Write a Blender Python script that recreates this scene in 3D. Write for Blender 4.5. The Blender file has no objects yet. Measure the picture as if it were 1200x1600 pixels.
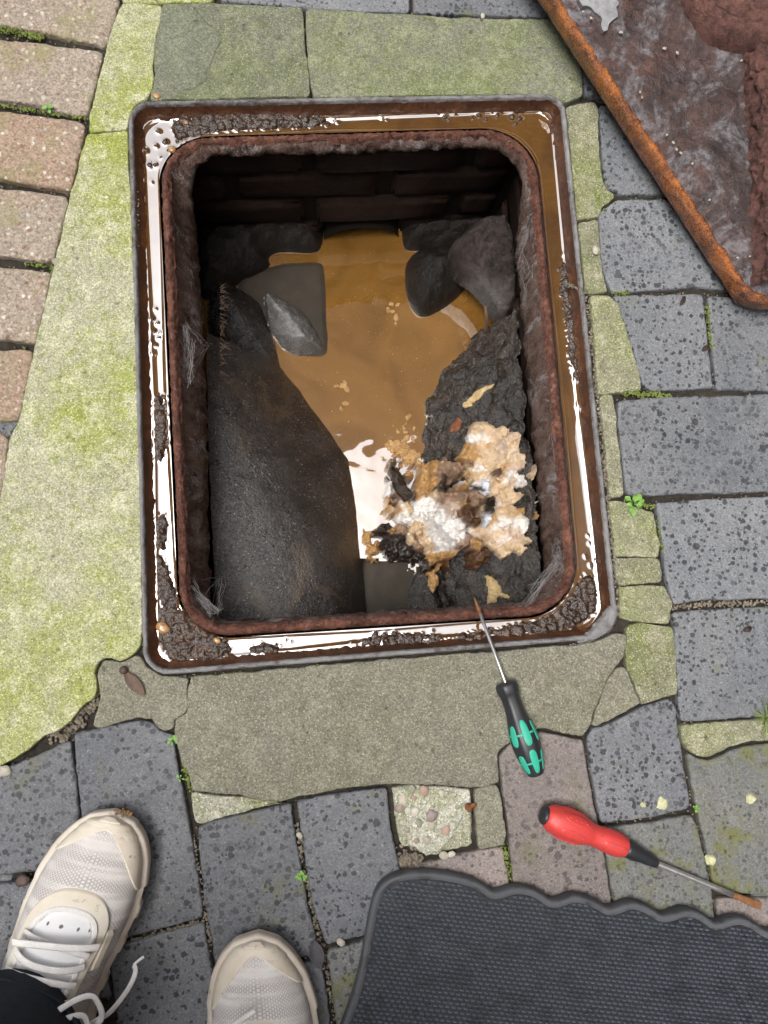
import bpy, bmesh, math, random
import numpy as np
from mathutils import Vector, Matrix, noise
random.seed(7)
rng = np.random.default_rng(7)
R = math.radians
sc = bpy.context.scene
COL = sc.collection

# ------------------------------------------------------------ camera
F, H = 1202.0, 0.82                      # focal length in photo pixels, lens height above the paving (m)
NX, NY = 505.0, 955.0                    # photo pixel straight below the lens
_d = Vector(((NX-600)/F, (NY-800)/F, 1)).normalized()
ZW = -_d
YW = (Vector((0, -1, 0)) - _d*Vector((0, -1, 0)).dot(_d)).normalized()
XW = YW.cross(ZW)
def G(px, py, z=0.0):
    """the point of the level z that the photo shows at this pixel"""
    c = Vector(((px-600)/F, (py-800)/F, 1))
    v = Vector((XW.dot(c), YW.dot(c), ZW.dot(c)))
    k = (z-H)/v.z
    return Vector((v.x*k, v.y*k, z))
cam_d = bpy.data.cameras.new('camera')
cam = bpy.data.objects.new('camera', cam_d); COL.objects.link(cam)
right = Vector((XW.x, YW.x, ZW.x)); down = Vector((XW.y, YW.y, ZW.y)); fwd = Vector((XW.z, YW.z, ZW.z))
mw = Matrix((right, -down, -fwd)).transposed().to_4x4(); mw.translation = (0, 0, H)
cam.matrix_world = mw
cam_d.sensor_fit = 'VERTICAL'; cam_d.sensor_height = 36; cam_d.lens = F/1600*36
cam_d.clip_start = 0.01; cam_d.clip_end = 200
sc.camera = cam

# ------------------------------------------------------------ light: bright overcast sky over a narrow yard
SUN_AZ, SUN_EL = R(255), R(70)           # from the left
w = bpy.data.worlds.new('World'); sc.world = w; w.use_nodes = True
nt = w.node_tree; nt.nodes.clear()
sky = nt.nodes.new('ShaderNodeTexSky'); sky.sky_type = 'NISHITA'; sky.sun_disc = False
sky.sun_elevation = SUN_EL; sky.sun_rotation = SUN_AZ; sky.air_density = 1.0; sky.dust_density = 6.0; sky.ozone_density = 1.0
hs = nt.nodes.new('ShaderNodeHueSaturation'); hs.inputs['Saturation'].default_value = 0.24
bg = nt.nodes.new('ShaderNodeBackground'); bg.inputs['Strength'].default_value = 0.15
wo = nt.nodes.new('ShaderNodeOutputWorld')
nt.links.new(sky.outputs[0], hs.inputs['Color']); nt.links.new(hs.outputs[0], bg.inputs['Color']); nt.links.new(bg.outputs[0], wo.inputs[0])
sd = bpy.data.lights.new('sun', 'SUN'); sd.energy = 0.5; sd.angle = R(24); sd.color = (1, .96, .9)
sun = bpy.data.objects.new('sun', sd); COL.objects.link(sun)
_sv = Vector((math.sin(SUN_AZ)*math.cos(SUN_EL), math.cos(SUN_AZ)*math.cos(SUN_EL), math.sin(SUN_EL)))
sun.rotation_euler = _sv.to_track_quat('Z', 'Y').to_euler(); sun.location = _sv*5
vs = sc.view_settings; vs.view_transform = 'Standard'; vs.look = 'None'; vs.gamma = 1; vs.use_curve_mapping = False
vs.exposure = 1.2
sc.cycles.max_bounces = 6; sc.cycles.diffuse_bounces = 4

# ------------------------------------------------------------ materials
class MB:
    def __init__(s, name):
        s.m = bpy.data.materials.new(name); s.m.use_nodes = True
        s.t = s.m.node_tree; s.t.nodes.clear()
        s.out = s.n('ShaderNodeOutputMaterial'); s.p = s.n('ShaderNodeBsdfPrincipled')
        s.l(s.p.outputs[0], s.out.inputs[0])
        s._c = None
    def n(s, t, **kw):
        x = s.t.nodes.new(t)
        for k, v in kw.items(): setattr(x, k, v)
        return x
    def l(s, a, b): s.t.links.new(a, b)
    def put(s, sock, v):
        if isinstance(v, bpy.types.NodeSocket): s.l(v, sock)
        elif sock.type == 'RGBA' and not hasattr(v, '__len__'): sock.default_value = (v, v, v, 1)
        elif sock.type == 'RGBA': sock.default_value = (*v[:3], 1)
        else: sock.default_value = v
    def co(s):
        if s._c is None:
            tc = s.n('ShaderNodeTexCoord'); oi = s.n('ShaderNodeObjectInfo')
            cb = s.n('ShaderNodeCombineXYZ'); mm = s.math('MULTIPLY', oi.outputs['Random'], 37.0)
            for i in range(3): s.l(mm, cb.inputs[i])
            va = s.n('ShaderNodeVectorMath', operation='ADD')
            s.l(tc.outputs['Object'], va.inputs[0]); s.l(cb.outputs[0], va.inputs[1])
            s._c = va.outputs[0]; s.rand = oi.outputs['Random']; s.uv = tc.outputs['UV']; s.obj = tc.outputs['Object']
        return s._c
    def math(s, op, a, b=None, c=None, clamp=False):
        x = s.n('ShaderNodeMath', operation=op, use_clamp=clamp)
        for i, v in enumerate((a, b, c)):
            if v is not None: s.put(x.inputs[i], v)
        return x.outputs[0]
    def noise(s, scale, detail=4, rough=.6, dist=0.0, co=None, col=False):
        x = s.n('ShaderNodeTexNoise'); s.l(co or s.co(), x.inputs['Vector'])
        x.inputs['Scale'].default_value = scale; x.inputs['Detail'].default_value = detail
        x.inputs['Roughness'].default_value = rough; x.inputs['Distortion'].default_value = dist
        return x.outputs['Color' if col else 'Fac']
    def vor(s, scale, feature='F1', co=None, rnd=1.0):
        x = s.n('ShaderNodeTexVoronoi', feature=feature); s.l(co or s.co(), x.inputs['Vector'])
        x.inputs['Scale'].default_value = scale; x.inputs['Randomness'].default_value = rnd
        return x.outputs
    def warp(s, amp, scale, co=None):
        nz = s.noise(scale, 3, .6, 0, co, True)
        a = s.n('ShaderNodeVectorMath', operation='SUBTRACT'); s.l(nz, a.inputs[0]); a.inputs[1].default_value = (.5, .5, .5)
        b = s.n('ShaderNodeVectorMath', operation='MULTIPLY_ADD'); s.l(a.outputs[0], b.inputs[0]); b.inputs[1].default_value = (amp*2,)*3
        s.l(co or s.co(), b.inputs[2]); return b.outputs[0]
    def scale(s, v, co=None):
        b = s.n('ShaderNodeVectorMath', operation='MULTIPLY'); s.l(co or s.co(), b.inputs[0]); b.inputs[1].default_value = v
        return b.outputs[0]
    def step(s, v, a, b):
        x = s.n('ShaderNodeMapRange', interpolation_type='SMOOTHSTEP'); s.put(x.inputs[0], v)
        x.inputs[1].default_value = a; x.inputs[2].default_value = b
        return x.outputs[0]
    def rng(s, v, a, b, c, d):
        x = s.n('ShaderNodeMapRange'); s.put(x.inputs[0], v)
        for i, q in enumerate((a, b, c, d)): x.inputs[i+1].default_value = q
        return x.outputs[0]
    def grain(s, col, scale, lo, hi):
        o = s.vor(scale); sp = s.n('ShaderNodeSeparateColor'); s.l(o['Color'], sp.inputs[0])
        k = s.rng(sp.outputs[0], 0, 1, lo, hi)
        return s.mix(1.0, col, s.mix(1.0, 1.0, k, 'MULTIPLY'), 'MULTIPLY'), sp.outputs[1]
    def ramp(s, fac, stops):
        x = s.n('ShaderNodeValToRGB'); e = x.color_ramp.elements
        while len(e) < len(stops): e.new(.5)
        for el, (p, c) in zip(e, stops): el.position = p; el.color = (*c, 1) if len(c) == 3 else c
        s.l(fac, x.inputs[0]); return x.outputs[0]
    def mix(s, fac, a, b, blend='MIX'):
        x = s.n('ShaderNodeMix', data_type='RGBA', blend_type=blend)
        s.put(x.inputs[0], fac); s.put(x.inputs[6], a); s.put(x.inputs[7], b)
        return x.outputs[2]
    def bump(s, h, strength, dist, prev=None):
        x = s.n('ShaderNodeBump'); x.inputs['Strength'].default_value = strength; x.inputs['Distance'].default_value = dist
        s.put(x.inputs['Height'], h)
        if prev is not None: s.l(prev, x.inputs['Normal'])
        return x.outputs[0]
    def done(s, col, rough=.6, normal=None, metal=0.0, spec=.5, coat=None, ior=None):
        s.put(s.p.inputs['Base Color'], col); s.put(s.p.inputs['Roughness'], rough)
        s.put(s.p.inputs['Metallic'], metal); s.put(s.p.inputs['Specular IOR Level'], spec)
        if ior: s.p.inputs['IOR'].default_value = ior
        if normal is not None:
            s.l(normal, s.p.inputs['Normal'])
            if coat is not None: s.l(normal, s.p.inputs['Coat Normal'])
        if coat is not None:
            s.put(s.p.inputs['Coat Weight'], coat); s.p.inputs['Coat Roughness'].default_value = .12
        return s.m

def m_paver(name, c0, c1, moss, drops=1.0, tint=.3):
    b = MB(name); b.co()
    big = b.noise(9, 4, .6); fine = b.noise(420, 3, .7); mid = b.noise(70, 5, .65)
    col = b.mix(b.rng(big, .3, .7, 0, 1), c0, c1)
    v = b.rng(b.rand, 0, 1, .84, 1.14)
    col = b.mix(1.0, col, b.mix(1.0, 1.0, v, 'MULTIPLY'), 'MULTIPLY')
    col = b.mix(b.rng(fine, .3, .75, .0, .55), col, (c0[0]*.45, c0[1]*.45, c0[2]*.45))
    col, gh = b.grain(col, 700, .78, 1.2); col, _ = b.grain(col, 250, .93, 1.07)
    grit = b.step(b.vor(330)[0], .26, .16); gsel = b.step(b.noise(200, 1), .55, .6)
    col = b.mix(b.math('MULTIPLY', b.math('MULTIPLY', grit, gsel), .55), col, (.42, .41, .38))
    mm = b.step(b.math('ADD', b.noise(17, 5, .65), b.math('MULTIPLY', mid, .35)), .86-moss*.3, 1.0-moss*.2)
    col = b.mix(b.math('MULTIPLY', mm, tint*2.0), col, (.15, .155, .055))
    # rain spots: darkened stone
    wc = b.warp(.0024, 230); spots = None
    for sc_, lim, thin in ((132, .42, .1), (215, .42, .2), (42, .2, .62)):
        o = b.vor(sc_, co=wc)
        sep = b.n('ShaderNodeSeparateColor'); b.l(o['Color'], sep.inputs[0])
        on = b.step(sep.outputs[0], thin, thin+.02)
        rad = b.math('MULTIPLY', b.math('MULTIPLY', sep.outputs[1], sep.outputs[2]), lim*2.6)
        d = b.math('SUBTRACT', b.math('MINIMUM', rad, lim), o['Distance'])
        s_ = b.math('MULTIPLY', b.step(d, -.01, .05), on)
        spots = s_ if spots is None else b.math('MAXIMUM', spots, s_)
    dens = b.math('ADD', b.noise(13, 4, .65), b.math('MULTIPLY', b.math('SUBTRACT', b.rand, .5), .14))
    spots = b.math('MULTIPLY', spots, b.rng(b.step(dens, .40, .56), 0, 1, .6*drops, drops))
    damp = b.step(b.noise(11, 5, .7, .6), .56, .7); col = b.mix(b.math('MULTIPLY', damp, .35), col, b.mix(1.0, col, (.55, .56, .58), 'MULTIPLY'))
    worn = b.step(b.noise(27, 6, .75, .4), .57, .7); col = b.mix(b.math('MULTIPLY', worn, .28), col, (.34, .335, .32))
    dk = b.mix(1.0, col, (.24, .245, .26), 'MULTIPLY')
    col = b.mix(spots, col, dk)
    rough = b.rng(spots, 0, 1, .66, .42)
    h = b.math('ADD', b.math('MULTIPLY', mid, .9), b.math('ADD', b.math('MULTIPLY', fine, .4), b.math('MULTIPLY', gh, .18)))
    nm = b.bump(h, .75, .003); nm = b.bump(b.noise(24, 4, .65), .5, .008, nm)
    return b.done(col, rough, nm, spec=.45)

def m_concrete(name, base, moss, mossy, pale, grain=1.0, sparkle=.5, wet=0):
    b = MB(name); b.co()
    big = b.noise(7, 5, .62); mid = b.noise(45, 5, .7); fine = b.noise(520, 2, .8); g2 = b.noise(260, 2, .7)
    v = b.rng(b.rand, 0, 1, .88, 1.1)
    col = b.mix(b.math('MULTIPLY', b.step(b.math('ADD', big, b.math('MULTIPLY', mid, .5)), .62, .92), mossy), base, moss)
    col = b.mix(b.math('MULTIPLY', b.step(mid, .46, .64), .75), col, pale)
    cm = b.noise(95, 4, .7, .3); col = b.mix(b.math('MULTIPLY', b.step(cm, .5, .66), .55*mossy), col, (moss[0]*.8, moss[1]*.82, moss[2]*.7))
    sc2 = b.step(b.noise(24, 5, .75, .5), .58, .7); col = b.mix(b.math('MULTIPLY', sc2, .45), col, (base[0]*.55, base[1]*.56, base[2]*.5))
    col = b.mix(b.step(b.noise(13, 6, .75), .6, .78), col, b.mix(1.0, col, (.62, .62, .58), 'MULTIPLY'))
    col = b.mix(1.0, col, b.mix(1.0, 1.0, v, 'MULTIPLY'), 'MULTIPLY')
    col, gh = b.grain(col, 640, .74, 1.26); col, _ = b.grain(col, 260, .93, 1.07)
    dk = b.math('MULTIPLY', b.step(fine, .5, .34), .6*grain)
    col = b.mix(dk, col, b.mix(1.0, col, (.35, .36, .3), 'MULTIPLY'))
    sp = b.step(b.vor(400)[0], .36, .22); sel = b.step(g2, .48, .55)
    col = b.mix(b.math('MULTIPLY', b.math('MULTIPLY', sp, sel), sparkle), col, (min(1, pale[0]*1.5), min(1, pale[1]*1.5), pale[2]*1.4))
    pit = b.step(b.vor(48, co=b.warp(.004, 120))[0], .13, .06)
    col = b.mix(b.math('MULTIPLY', pit, .55), col, (base[0]*.3, base[1]*.3, base[2]*.25))
    h = b.math('ADD', b.math('ADD', fine, b.math('MULTIPLY', gh, .35)), b.math('MULTIPLY', mid, 1.1)); h = b.math('SUBTRACT', h, b.math('MULTIPLY', pit, .8))
    nm = b.bump(h, .75, .0026); nm = b.bump(b.noise(18, 5, .7), .5, .009, nm)
    return b.done(col, .85-.3*wet, nm, spec=.35)

def m_pebbled(name, base, fleck, moss_amt):
    b = MB(name); b.co()
    o = b.vor(150, co=b.warp(.003, 150)); sep = b.n('ShaderNodeSeparateColor'); b.l(o['Color'], sep.inputs[0])
    big = b.noise(8, 4); fine = b.noise(400, 3, .75)
    pk = b.mix(b.step(b.math('ADD', big, b.math('MULTIPLY', b.rand, .3)), .55, .8), base, (base[0]*1.0, base[1]*.86, base[2]*.78))
    col = b.mix(b.math('MULTIPLY', b.step(o['Distance'], .42, .25), b.step(sep.outputs[0], .55, .75)), pk, fleck)
    col = b.mix(b.math('MULTIPLY', b.step(o['Distance'], .38, .22), b.step(sep.outputs[1], .8, .9)), col, (.3, .16, .12))
    col = b.mix(b.rng(fine, .3, .7, .5, 0), col, (base[0]*.45, base[1]*.42, base[2]*.36))
    col, gh = b.grain(col, 480, .7, 1.3)
    mm = b.step(b.math('ADD', b.noise(20, 5, .7), 0), .62-moss_amt, .8-moss_amt)
    col = b.mix(b.math('MULTIPLY', mm, .5), col, (.25, .25, .09))
    h = b.math('ADD', b.math('MULTIPLY', b.step(o['Distance'], .5, .1), .6), fine)
    nm = b.bump(h, .7, .0025); nm = b.bump(b.noise(35, 4), .4, .006, nm)
    return b.done(col, .85, nm, spec=.3)

def m_rust(name, stops, scale=60, wet=.4, bumpd=.003, pale=0, palecol=(.45, .43, .45), streak=None, spec=.5):
    b = MB(name); b.co()
    co = b.scale(streak) if streak else b.co()
    n1 = b.noise(scale, 7, .72, .4, co); n2 = b.noise(scale*5, 4, .7); n3 = b.noise(scale*.3, 4, .6)
    f = b.math('ADD', b.math('MULTIPLY', n1, .6), b.math('MULTIPLY', n3, .4))
    f = b.math('ADD', f, b.math('MULTIPLY', b.math('SUBTRACT', n2, .5), .35))
    col = b.ramp(f, stops)
    if pale:
        k = b.step(b.math('ADD', b.noise(scale*.45, 6, .75, .8, co), b.math('MULTIPLY', n2, .25)), .78-pale*.25, .92-pale*.2)
        col = b.mix(b.math('MULTIPLY', k, .85), col, palecol)
    h = b.math('ADD', n1, b.math('MULTIPLY', n2, .5))
    nm = b.bump(h, .9, bumpd)
    rr = b.rng(n2, .3, .7, .75-wet*.7, .9-wet*.6)
    return b.done(col, rr, nm, spec=spec, coat=wet*.6 if wet > .3 and spec > .3 else None)

def m_simple(name, col, rough=.5, n=0, bd=.001, spec=.5, var=.25, coat=None, metal=0.0):
    b = MB(name); b.co()
    nz = b.noise(n or 120, 5, .65); big = b.noise((n or 120)*.2, 4)
    f = b.math('ADD', b.math('MULTIPLY', nz, .5), b.math('MULTIPLY', big, .5))
    lo = tuple(c*(1-var) for c in col); hi = tuple(min(1, c*(1+var)) for c in col)
    c = b.mix(b.rng(f, .35, .65, 0, 1), lo, hi)
    nm = b.bump(nz, .6, bd) if n else None
    return b.done(c, rough, nm, spec=spec, coat=coat, metal=metal)

M = {}
M['blue'] = m_paver('blue_brick', (.172, .184, .202), (.238, .246, .255), .25)
M['bluedark'] = m_paver('blue_brick_damp', (.152, .160, .178), (.212, .218, .228), .35)
M['green_grey'] = m_paver('blue_brick_algae', (.175, .183, .182), (.235, .237, .218), .75, .8, .5)
M['plum'] = m_paver('plum_brick', (.235, .205, .195), (.33, .275, .25), .45, .75, .3)
M['beige'] = m_pebbled('beige_block', (.41, .345, .28), (.70, .63, .55), .12)
M['conc_left'] = m_concrete('concrete_pale_algae', (.42, .415, .29), (.315, .355, .075), 1.0, (.58, .57, .42), 1.0, .6)
M['conc_top'] = m_concrete('concrete_green_algae', (.2, .205, .155), (.175, .205, .085), .95, (.28, .295, .19), .7, .8)
M['conc_bottom'] = m_concrete('concrete_grey_olive', (.25, .238, .19), (.225, .222, .14), .55, (.31, .3, .235), .8, .8)
M['conc_right'] = m_concrete('concrete_strip_algae', (.26, .255, .18), (.235, .26, .1), .85, (.40, .385, .28), 1.0, .8)
M['conc_flake'] = m_concrete('concrete_flake', (.195, .205, .16), (.18, .205, .11), .4, (.26, .27, .2), .6, .6)
M['conc_white'] = m_concrete('lime_mortar_mossy', (.5, .49, .4), (.22, .25, .06), .8, (.75, .73, .66), 1.0, .6)
M['soil'] = m_simple('joint_dirt', (.035, .03, .024), .95, 160, .006, .2, .6)
M['grit'] = m_simple('grit', (.2, .17, .13), .85, 300, .001, .3, .7)
M['moss'] = m_simple('moss', (.16, .2, .05), .9, 400, .001, .2, .5)
M['iron_lip'] = m_rust('cast_iron_lip', [(.34, (.03, .022, .018)), (.42, (.1, .085, .078)), (.5, (.19, .185, .185)), (.66, (.27, .265, .265)), (.8, (.16, .07, .03))], 30, .25, .004, spec=.35)
M['iron_well'] = m_rust('wet_dark_rust', [(.3, (.02, .009, .004)), (.5, (.055, .02, .008)), (.64, (.11, .04, .012)), (.78, (.2, .075, .015))], 45, .7, .002)
M['rust_ring'] = m_rust('scabby_rust', [(.32, (.025, .011, .008)), (.43, (.1, .038, .026)), (.53, (.2, .085, .06)), (.64, (.36, .16, .09)), (.76, (.5, .28, .2))], 210, .3, .006, .35, (.45, .33, .29), spec=.35)
M['skirt'] = m_rust('flaking_iron', [(.32, (.02, .011, .008)), (.43, (.085, .05, .038)), (.53, (.18, .118, .096)), (.66, (.24, .175, .155)), (.8, (.2, .08, .04))], 85, .15, .008, .62, (.4, .38, .38), (1, 1, .45), .2)
M['cover_plate'] = m_rust('cover_underside', [(.3, (.012, .008, .008)), (.46, (.034, .02, .018)), (.58, (.07, .036, .03)), (.7, (.13, .05, .025)), (.8, (.2, .08, .03))], 30, .4, .006, .68, (.2, .195, .21), spec=.4)
M['cover_rim'] = m_rust('wet_orange_rust', [(.34, (.03, .011, .005)), (.43, (.13, .038, .01)), (.52, (.34, .1, .015)), (.64, (.56, .19, .03))], 95, .85, .004, spec=.6)
M['cover_rib'] = m_rust('red_brown_rust', [(.3, (.03, .015, .013)), (.44, (.1, .05, .042)), (.56, (.2, .1, .082)), (.7, (.28, .12, .08)), (.82, (.36, .16, .08))], 110, .25, .007, .2, (.2, .15, .14), spec=.3)
M['scale'] = m_simple('grey_scale', (.24, .24, .25), .6, 140, .002, .5, .4)
M['brick_dark'] = m_rust('near_black_brick', [(.3, (.006, .004, .003)), (.5, (.014, .008, .006)), (.68, (.034, .017, .011)), (.8, (.08, .036, .016))], 28, .1, .003, spec=.12)  # almost black brown all over, lighter only in random spots
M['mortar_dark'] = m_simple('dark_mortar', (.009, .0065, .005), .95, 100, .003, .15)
def m_bench(name, c, rough, wetlo, wethi):
    b = MB(name); b.co()
    n1 = b.noise(25, 5, .6); n2 = b.noise(330, 3, .75); n3 = b.noise(110, 4, .7)
    col = b.mix(b.rng(n1, .3, .7, 0, 1), tuple(x*.5 for x in c), tuple(x*1.4 for x in c))
    col, _ = b.grain(col, 620, .5, 1.5)
    sp = b.step(b.vor(230)[0], .24, .12)
    col = b.mix(b.math('MULTIPLY', b.math('MULTIPLY', sp, b.step(b.noise(90, 1), .48, .58)), .6), col, (.34, .3, .25))
    col = b.mix(b.math('MULTIPLY', b.step(b.noise(14, 6, .7, .8), .52, .68), .55), col, (.1, .07, .045))
    w_ = b.step(b.noise(7, 3), wetlo, wethi)
    rr = b.mix(w_, rough, .2)
    nm = b.bump(b.math('ADD', n2, n3), .8, .0024)
    return b.done(col, rr, nm, spec=.75)
M['bench'] = m_bench('wet_concrete_benching', (.034, .030, .028), .3, .34, .5)
M['bench_rough'] = m_rust('black_slimy_concrete', [(.32, (.005, .0045, .004)), (.48, (.018, .015, .013)), (.62, (.05, .036, .026)), (.78, (.12, .08, .05))], 55, .85, .005, .25, (.13, .115, .1), spec=.7)
M['stone_wet'] = m_rust('wet_grey_stone', [(.3, (.05, .048, .045)), (.5, (.1, .098, .095)), (.7, (.19, .185, .18))], 90, .95, .0025, spec=.9)
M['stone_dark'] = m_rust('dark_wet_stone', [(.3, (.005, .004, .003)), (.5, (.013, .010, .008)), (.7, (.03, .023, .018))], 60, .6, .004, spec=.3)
M['stone_rough'] = m_rust('rough_rubble', [(.34, (.006, .0045, .004)), (.45, (.026, .018, .015)), (.56, (.06, .043, .038)), (.7, (.12, .092, .085))], 90, .45, .007, .2, (.2, .17, .165), spec=.4)
M['silt'] = m_simple('grey_silt', (.032, .024, .015), .6, 60, .001, .25, .3)
def m_water(name, col, col2, rip, rs=14, ior=2.5):
    b = MB(name); b.co()
    n = b.noise(9, 6, .65, 1.6); c = b.mix(b.rng(n, .3, .7, 0, 1), tuple(x*.8 for x in col), tuple(x*1.12 for x in col2))
    fl = b.step(b.vor(170)[0], .09, .05); c = b.mix(b.math('MULTIPLY', fl, b.step(b.noise(16, 2), .52, .6)), c, tuple(x*2.1 for x in col2))
    nm = b.bump(b.noise(rs, 2, .5, .4), rip, .0025)
    return b.done(c, .025, nm, spec=1.0, ior=ior)
M['water_ch'] = m_water('rusty_water', (.085, .036, .006), (.15, .068, .011), .10, 24)
M['water_dr'] = m_water('muddy_water', (.19, .088, .018), (.24, .118, .027), .08, 12, 2.3)
M['mud'] = m_rust('wet_rust_sludge', [(.3, (.012, .006, .003)), (.5, (.034, .016, .007)), (.66, (.07, .033, .013)), (.8, (.15, .07, .018))], 110, .85, .0015, spec=.6)

# ------------------------------------------------------------ helpers
def tag(o, label=None, cat=None, group=None, kind=None):
    for k, v in (('label', label), ('category', cat), ('group', group), ('kind', kind)):
        if v: o[k] = v
    return o
def link(name, me, mat=None, parent=None, loc=None):
    o = bpy.data.objects.new(name, me); COL.objects.link(o)
    if mat: me.materials.append(mat)
    if loc is not None: o.location = loc
    if parent: o.parent = parent; o.matrix_parent_inverse = wm(parent).inverted()
    return o
def wm(o):
    return wm(o.parent) @ o.matrix_parent_inverse @ o.matrix_basis if o.parent else o.matrix_basis.copy()
def empty(name, loc=(0, 0, 0)):
    o = bpy.data.objects.new(name, None); COL.objects.link(o); o.location = loc; o.empty_display_size = .05
    return o
def mesh(name, verts, faces, mat, parent=None, smooth=True, loc=None, uv=None):
    """verts in world space; loc moves the origin there"""
    me = bpy.data.meshes.new(name)
    if loc is None: loc = Vector(np.mean(np.array([tuple(v) for v in verts]), axis=0))
    loc = Vector(loc)
    me.from_pydata([tuple(Vector(v)-loc) for v in verts], [], faces)
    if smooth: me.polygons.foreach_set('use_smooth', [True]*len(me.polygons))
    if uv is not None:
        l = me.uv_layers.new(name='UVMap')
        for lp in me.loops: l.data[lp.index].uv = uv[lp.vertex_index]
    me.update()
    return link(name, me, mat, parent, loc)
def from_bm(name, bm, mat, parent=None, smooth=True):
    me = bpy.data.meshes.new(name)
    c = Vector((0, 0, 0))
    for v in bm.verts: c += v.co
    c /= max(1, len(bm.verts))
    bmesh.ops.translate(bm, verts=bm.verts, vec=-c)
    bm.normal_update(); bm.to_mesh(me); bm.free()
    me.polygons.foreach_set('use_smooth', [smooth]*len(me.polygons))
    return link(name, me, mat, parent, c)
def fbm(p, f, octs=3):
    a, s, t = 1, 0, 0
    for _ in range(octs):
        s += a*noise.noise(Vector(p)*f); t += a; a *= .5; f *= 2.1
    return s/t
def resample(pts, step=None, n=None, closed=True):
    pts = [Vector(p) for p in pts]
    if closed: pts = pts+[pts[0]]
    d = [0]
    for a, b in zip(pts, pts[1:]): d.append(d[-1]+(b-a).length)
    n = n or max(8, int(d[-1]/step))
    out, j = [], 0
    for i in range(n):
        t = d[-1]*i/(n if closed else n-1)
        while j < len(d)-2 and d[j+1] < t: j += 1
        k = (t-d[j])/max(1e-9, d[j+1]-d[j])
        out.append(pts[j].lerp(pts[j+1], min(1, k)))
    return out
def chaikin(pts, it=1, closed=True, q=.25):
    for _ in range(it):
        o = [] if closed else [pts[0]]
        m = len(pts)
        for i in range(m if closed else m-1):
            a, b = pts[i], pts[(i+1) % m]
            o += [a.lerp(b, q), a.lerp(b, 1-q)]
        if not closed: o.append(pts[-1])
        pts = o
    return pts
def area2(p): return sum(a.x*b.y-b.x*a.y for a, b in zip(p, p[1:]+p[:1]))/2
def normals2(p):
    n = len(p); out = []
    for i in range(n):
        t = p[(i+1) % n]-p[i-1]; v = Vector((-t.y, t.x, 0))
        out.append(v.normalized() if v.length > 1e-9 else Vector((0, 0, 0)))
    return out                                    # inward for counter-clockwise
def slab(name, px, mat, parent, ztop=0.0, depth=.03, gap=.0008, step=.004, rough=.0007, bevel=.004, rnd=.006, tilt=.004, bow=.0):
    """one paving piece: its top outline traced in the photograph's pixels on the ground"""
    seed = random.random()*50
    base = [G(x, y, 0) for x, y in px]
    if area2(base) < 0: base.reverse()
    c = sum(base, Vector())/len(base)
    p = resample(base, rnd); p = chaikin(p, 1); p = resample(p, step)
    nn = normals2(p)
    off = Vector((seed, seed*2, seed*3))
    def nz(v, f, o=2): return fbm(v+off, f, o)
    p = [a+b*(gap+rough*(nz(a, 130, 3)*1.6+nz(a, 28)*1.4)) for a, b in zip(p, nn)]
    nn = normals2(p); n = len(p)
    nn = [(nn[i-2]+nn[i-1]+nn[i]+nn[(i+1) % n]+nn[(i+2) % n]).normalized() for i in range(n)]
    ax, ay = (random.uniform(-1, 1)*tilt for _ in range(2)); dz = random.uniform(-1, 1)*.0008
    V, Fc = [], []
    for ins, dep in ((0, depth), (0, .0052), (.06, .0020), (.25, .0008), (.6, .00015), (.95, 0), (1.15, 0)):
        for a, b in zip(p, nn):
            chip = 1+1.6*max(0, nz(a, 60, 2)-.05)+.5*nz(a, 160)
            q = a+b*(bevel*ins*chip)
            z = ztop-dep*(chip if 0 < ins < .9 else 1)+dz+(q.x-c.x)*ax+(q.y-c.y)*ay
            V.append(Vector((q.x, q.y, z)))
    for k in range(6):
        for i in range(n):
            j = (i+1) % n
            Fc.append((k*n+i, k*n+j, (k+1)*n+j, (k+1)*n+i))
    Fc.append(tuple(6*n+i for i in range(n)))
    return mesh(name, V, Fc, mat, parent, loc=(c.x, c.y, 0))
def in_poly(P, X, Y):
    ins = np.zeros(X.shape, bool); n = len(P)
    for i in range(n):
        x0, y0 = P[i-1][:2]; x1, y1 = P[i][:2]
        if y0 == y1: continue
        c = ((y0 > Y) != (y1 > Y)) & (X < (x1-x0)*(Y-y0)/(y1-y0)+x0)
        ins ^= c
    return ins
def edge_dist(P, X, Y):
    d = np.full(X.shape, 9.0); n = len(P)
    for i in range(n):
        x0, y0 = P[i-1][:2]; x1, y1 = P[i][:2]
        dx, dy = x1-x0, y1-y0; L = dx*dx+dy*dy+1e-12
        t = np.clip(((X-x0)*dx+(Y-y0)*dy)/L, 0, 1)
        d = np.minimum(d, np.hypot(X-x0-t*dx, Y-y0-t*dy))
    return d
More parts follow.
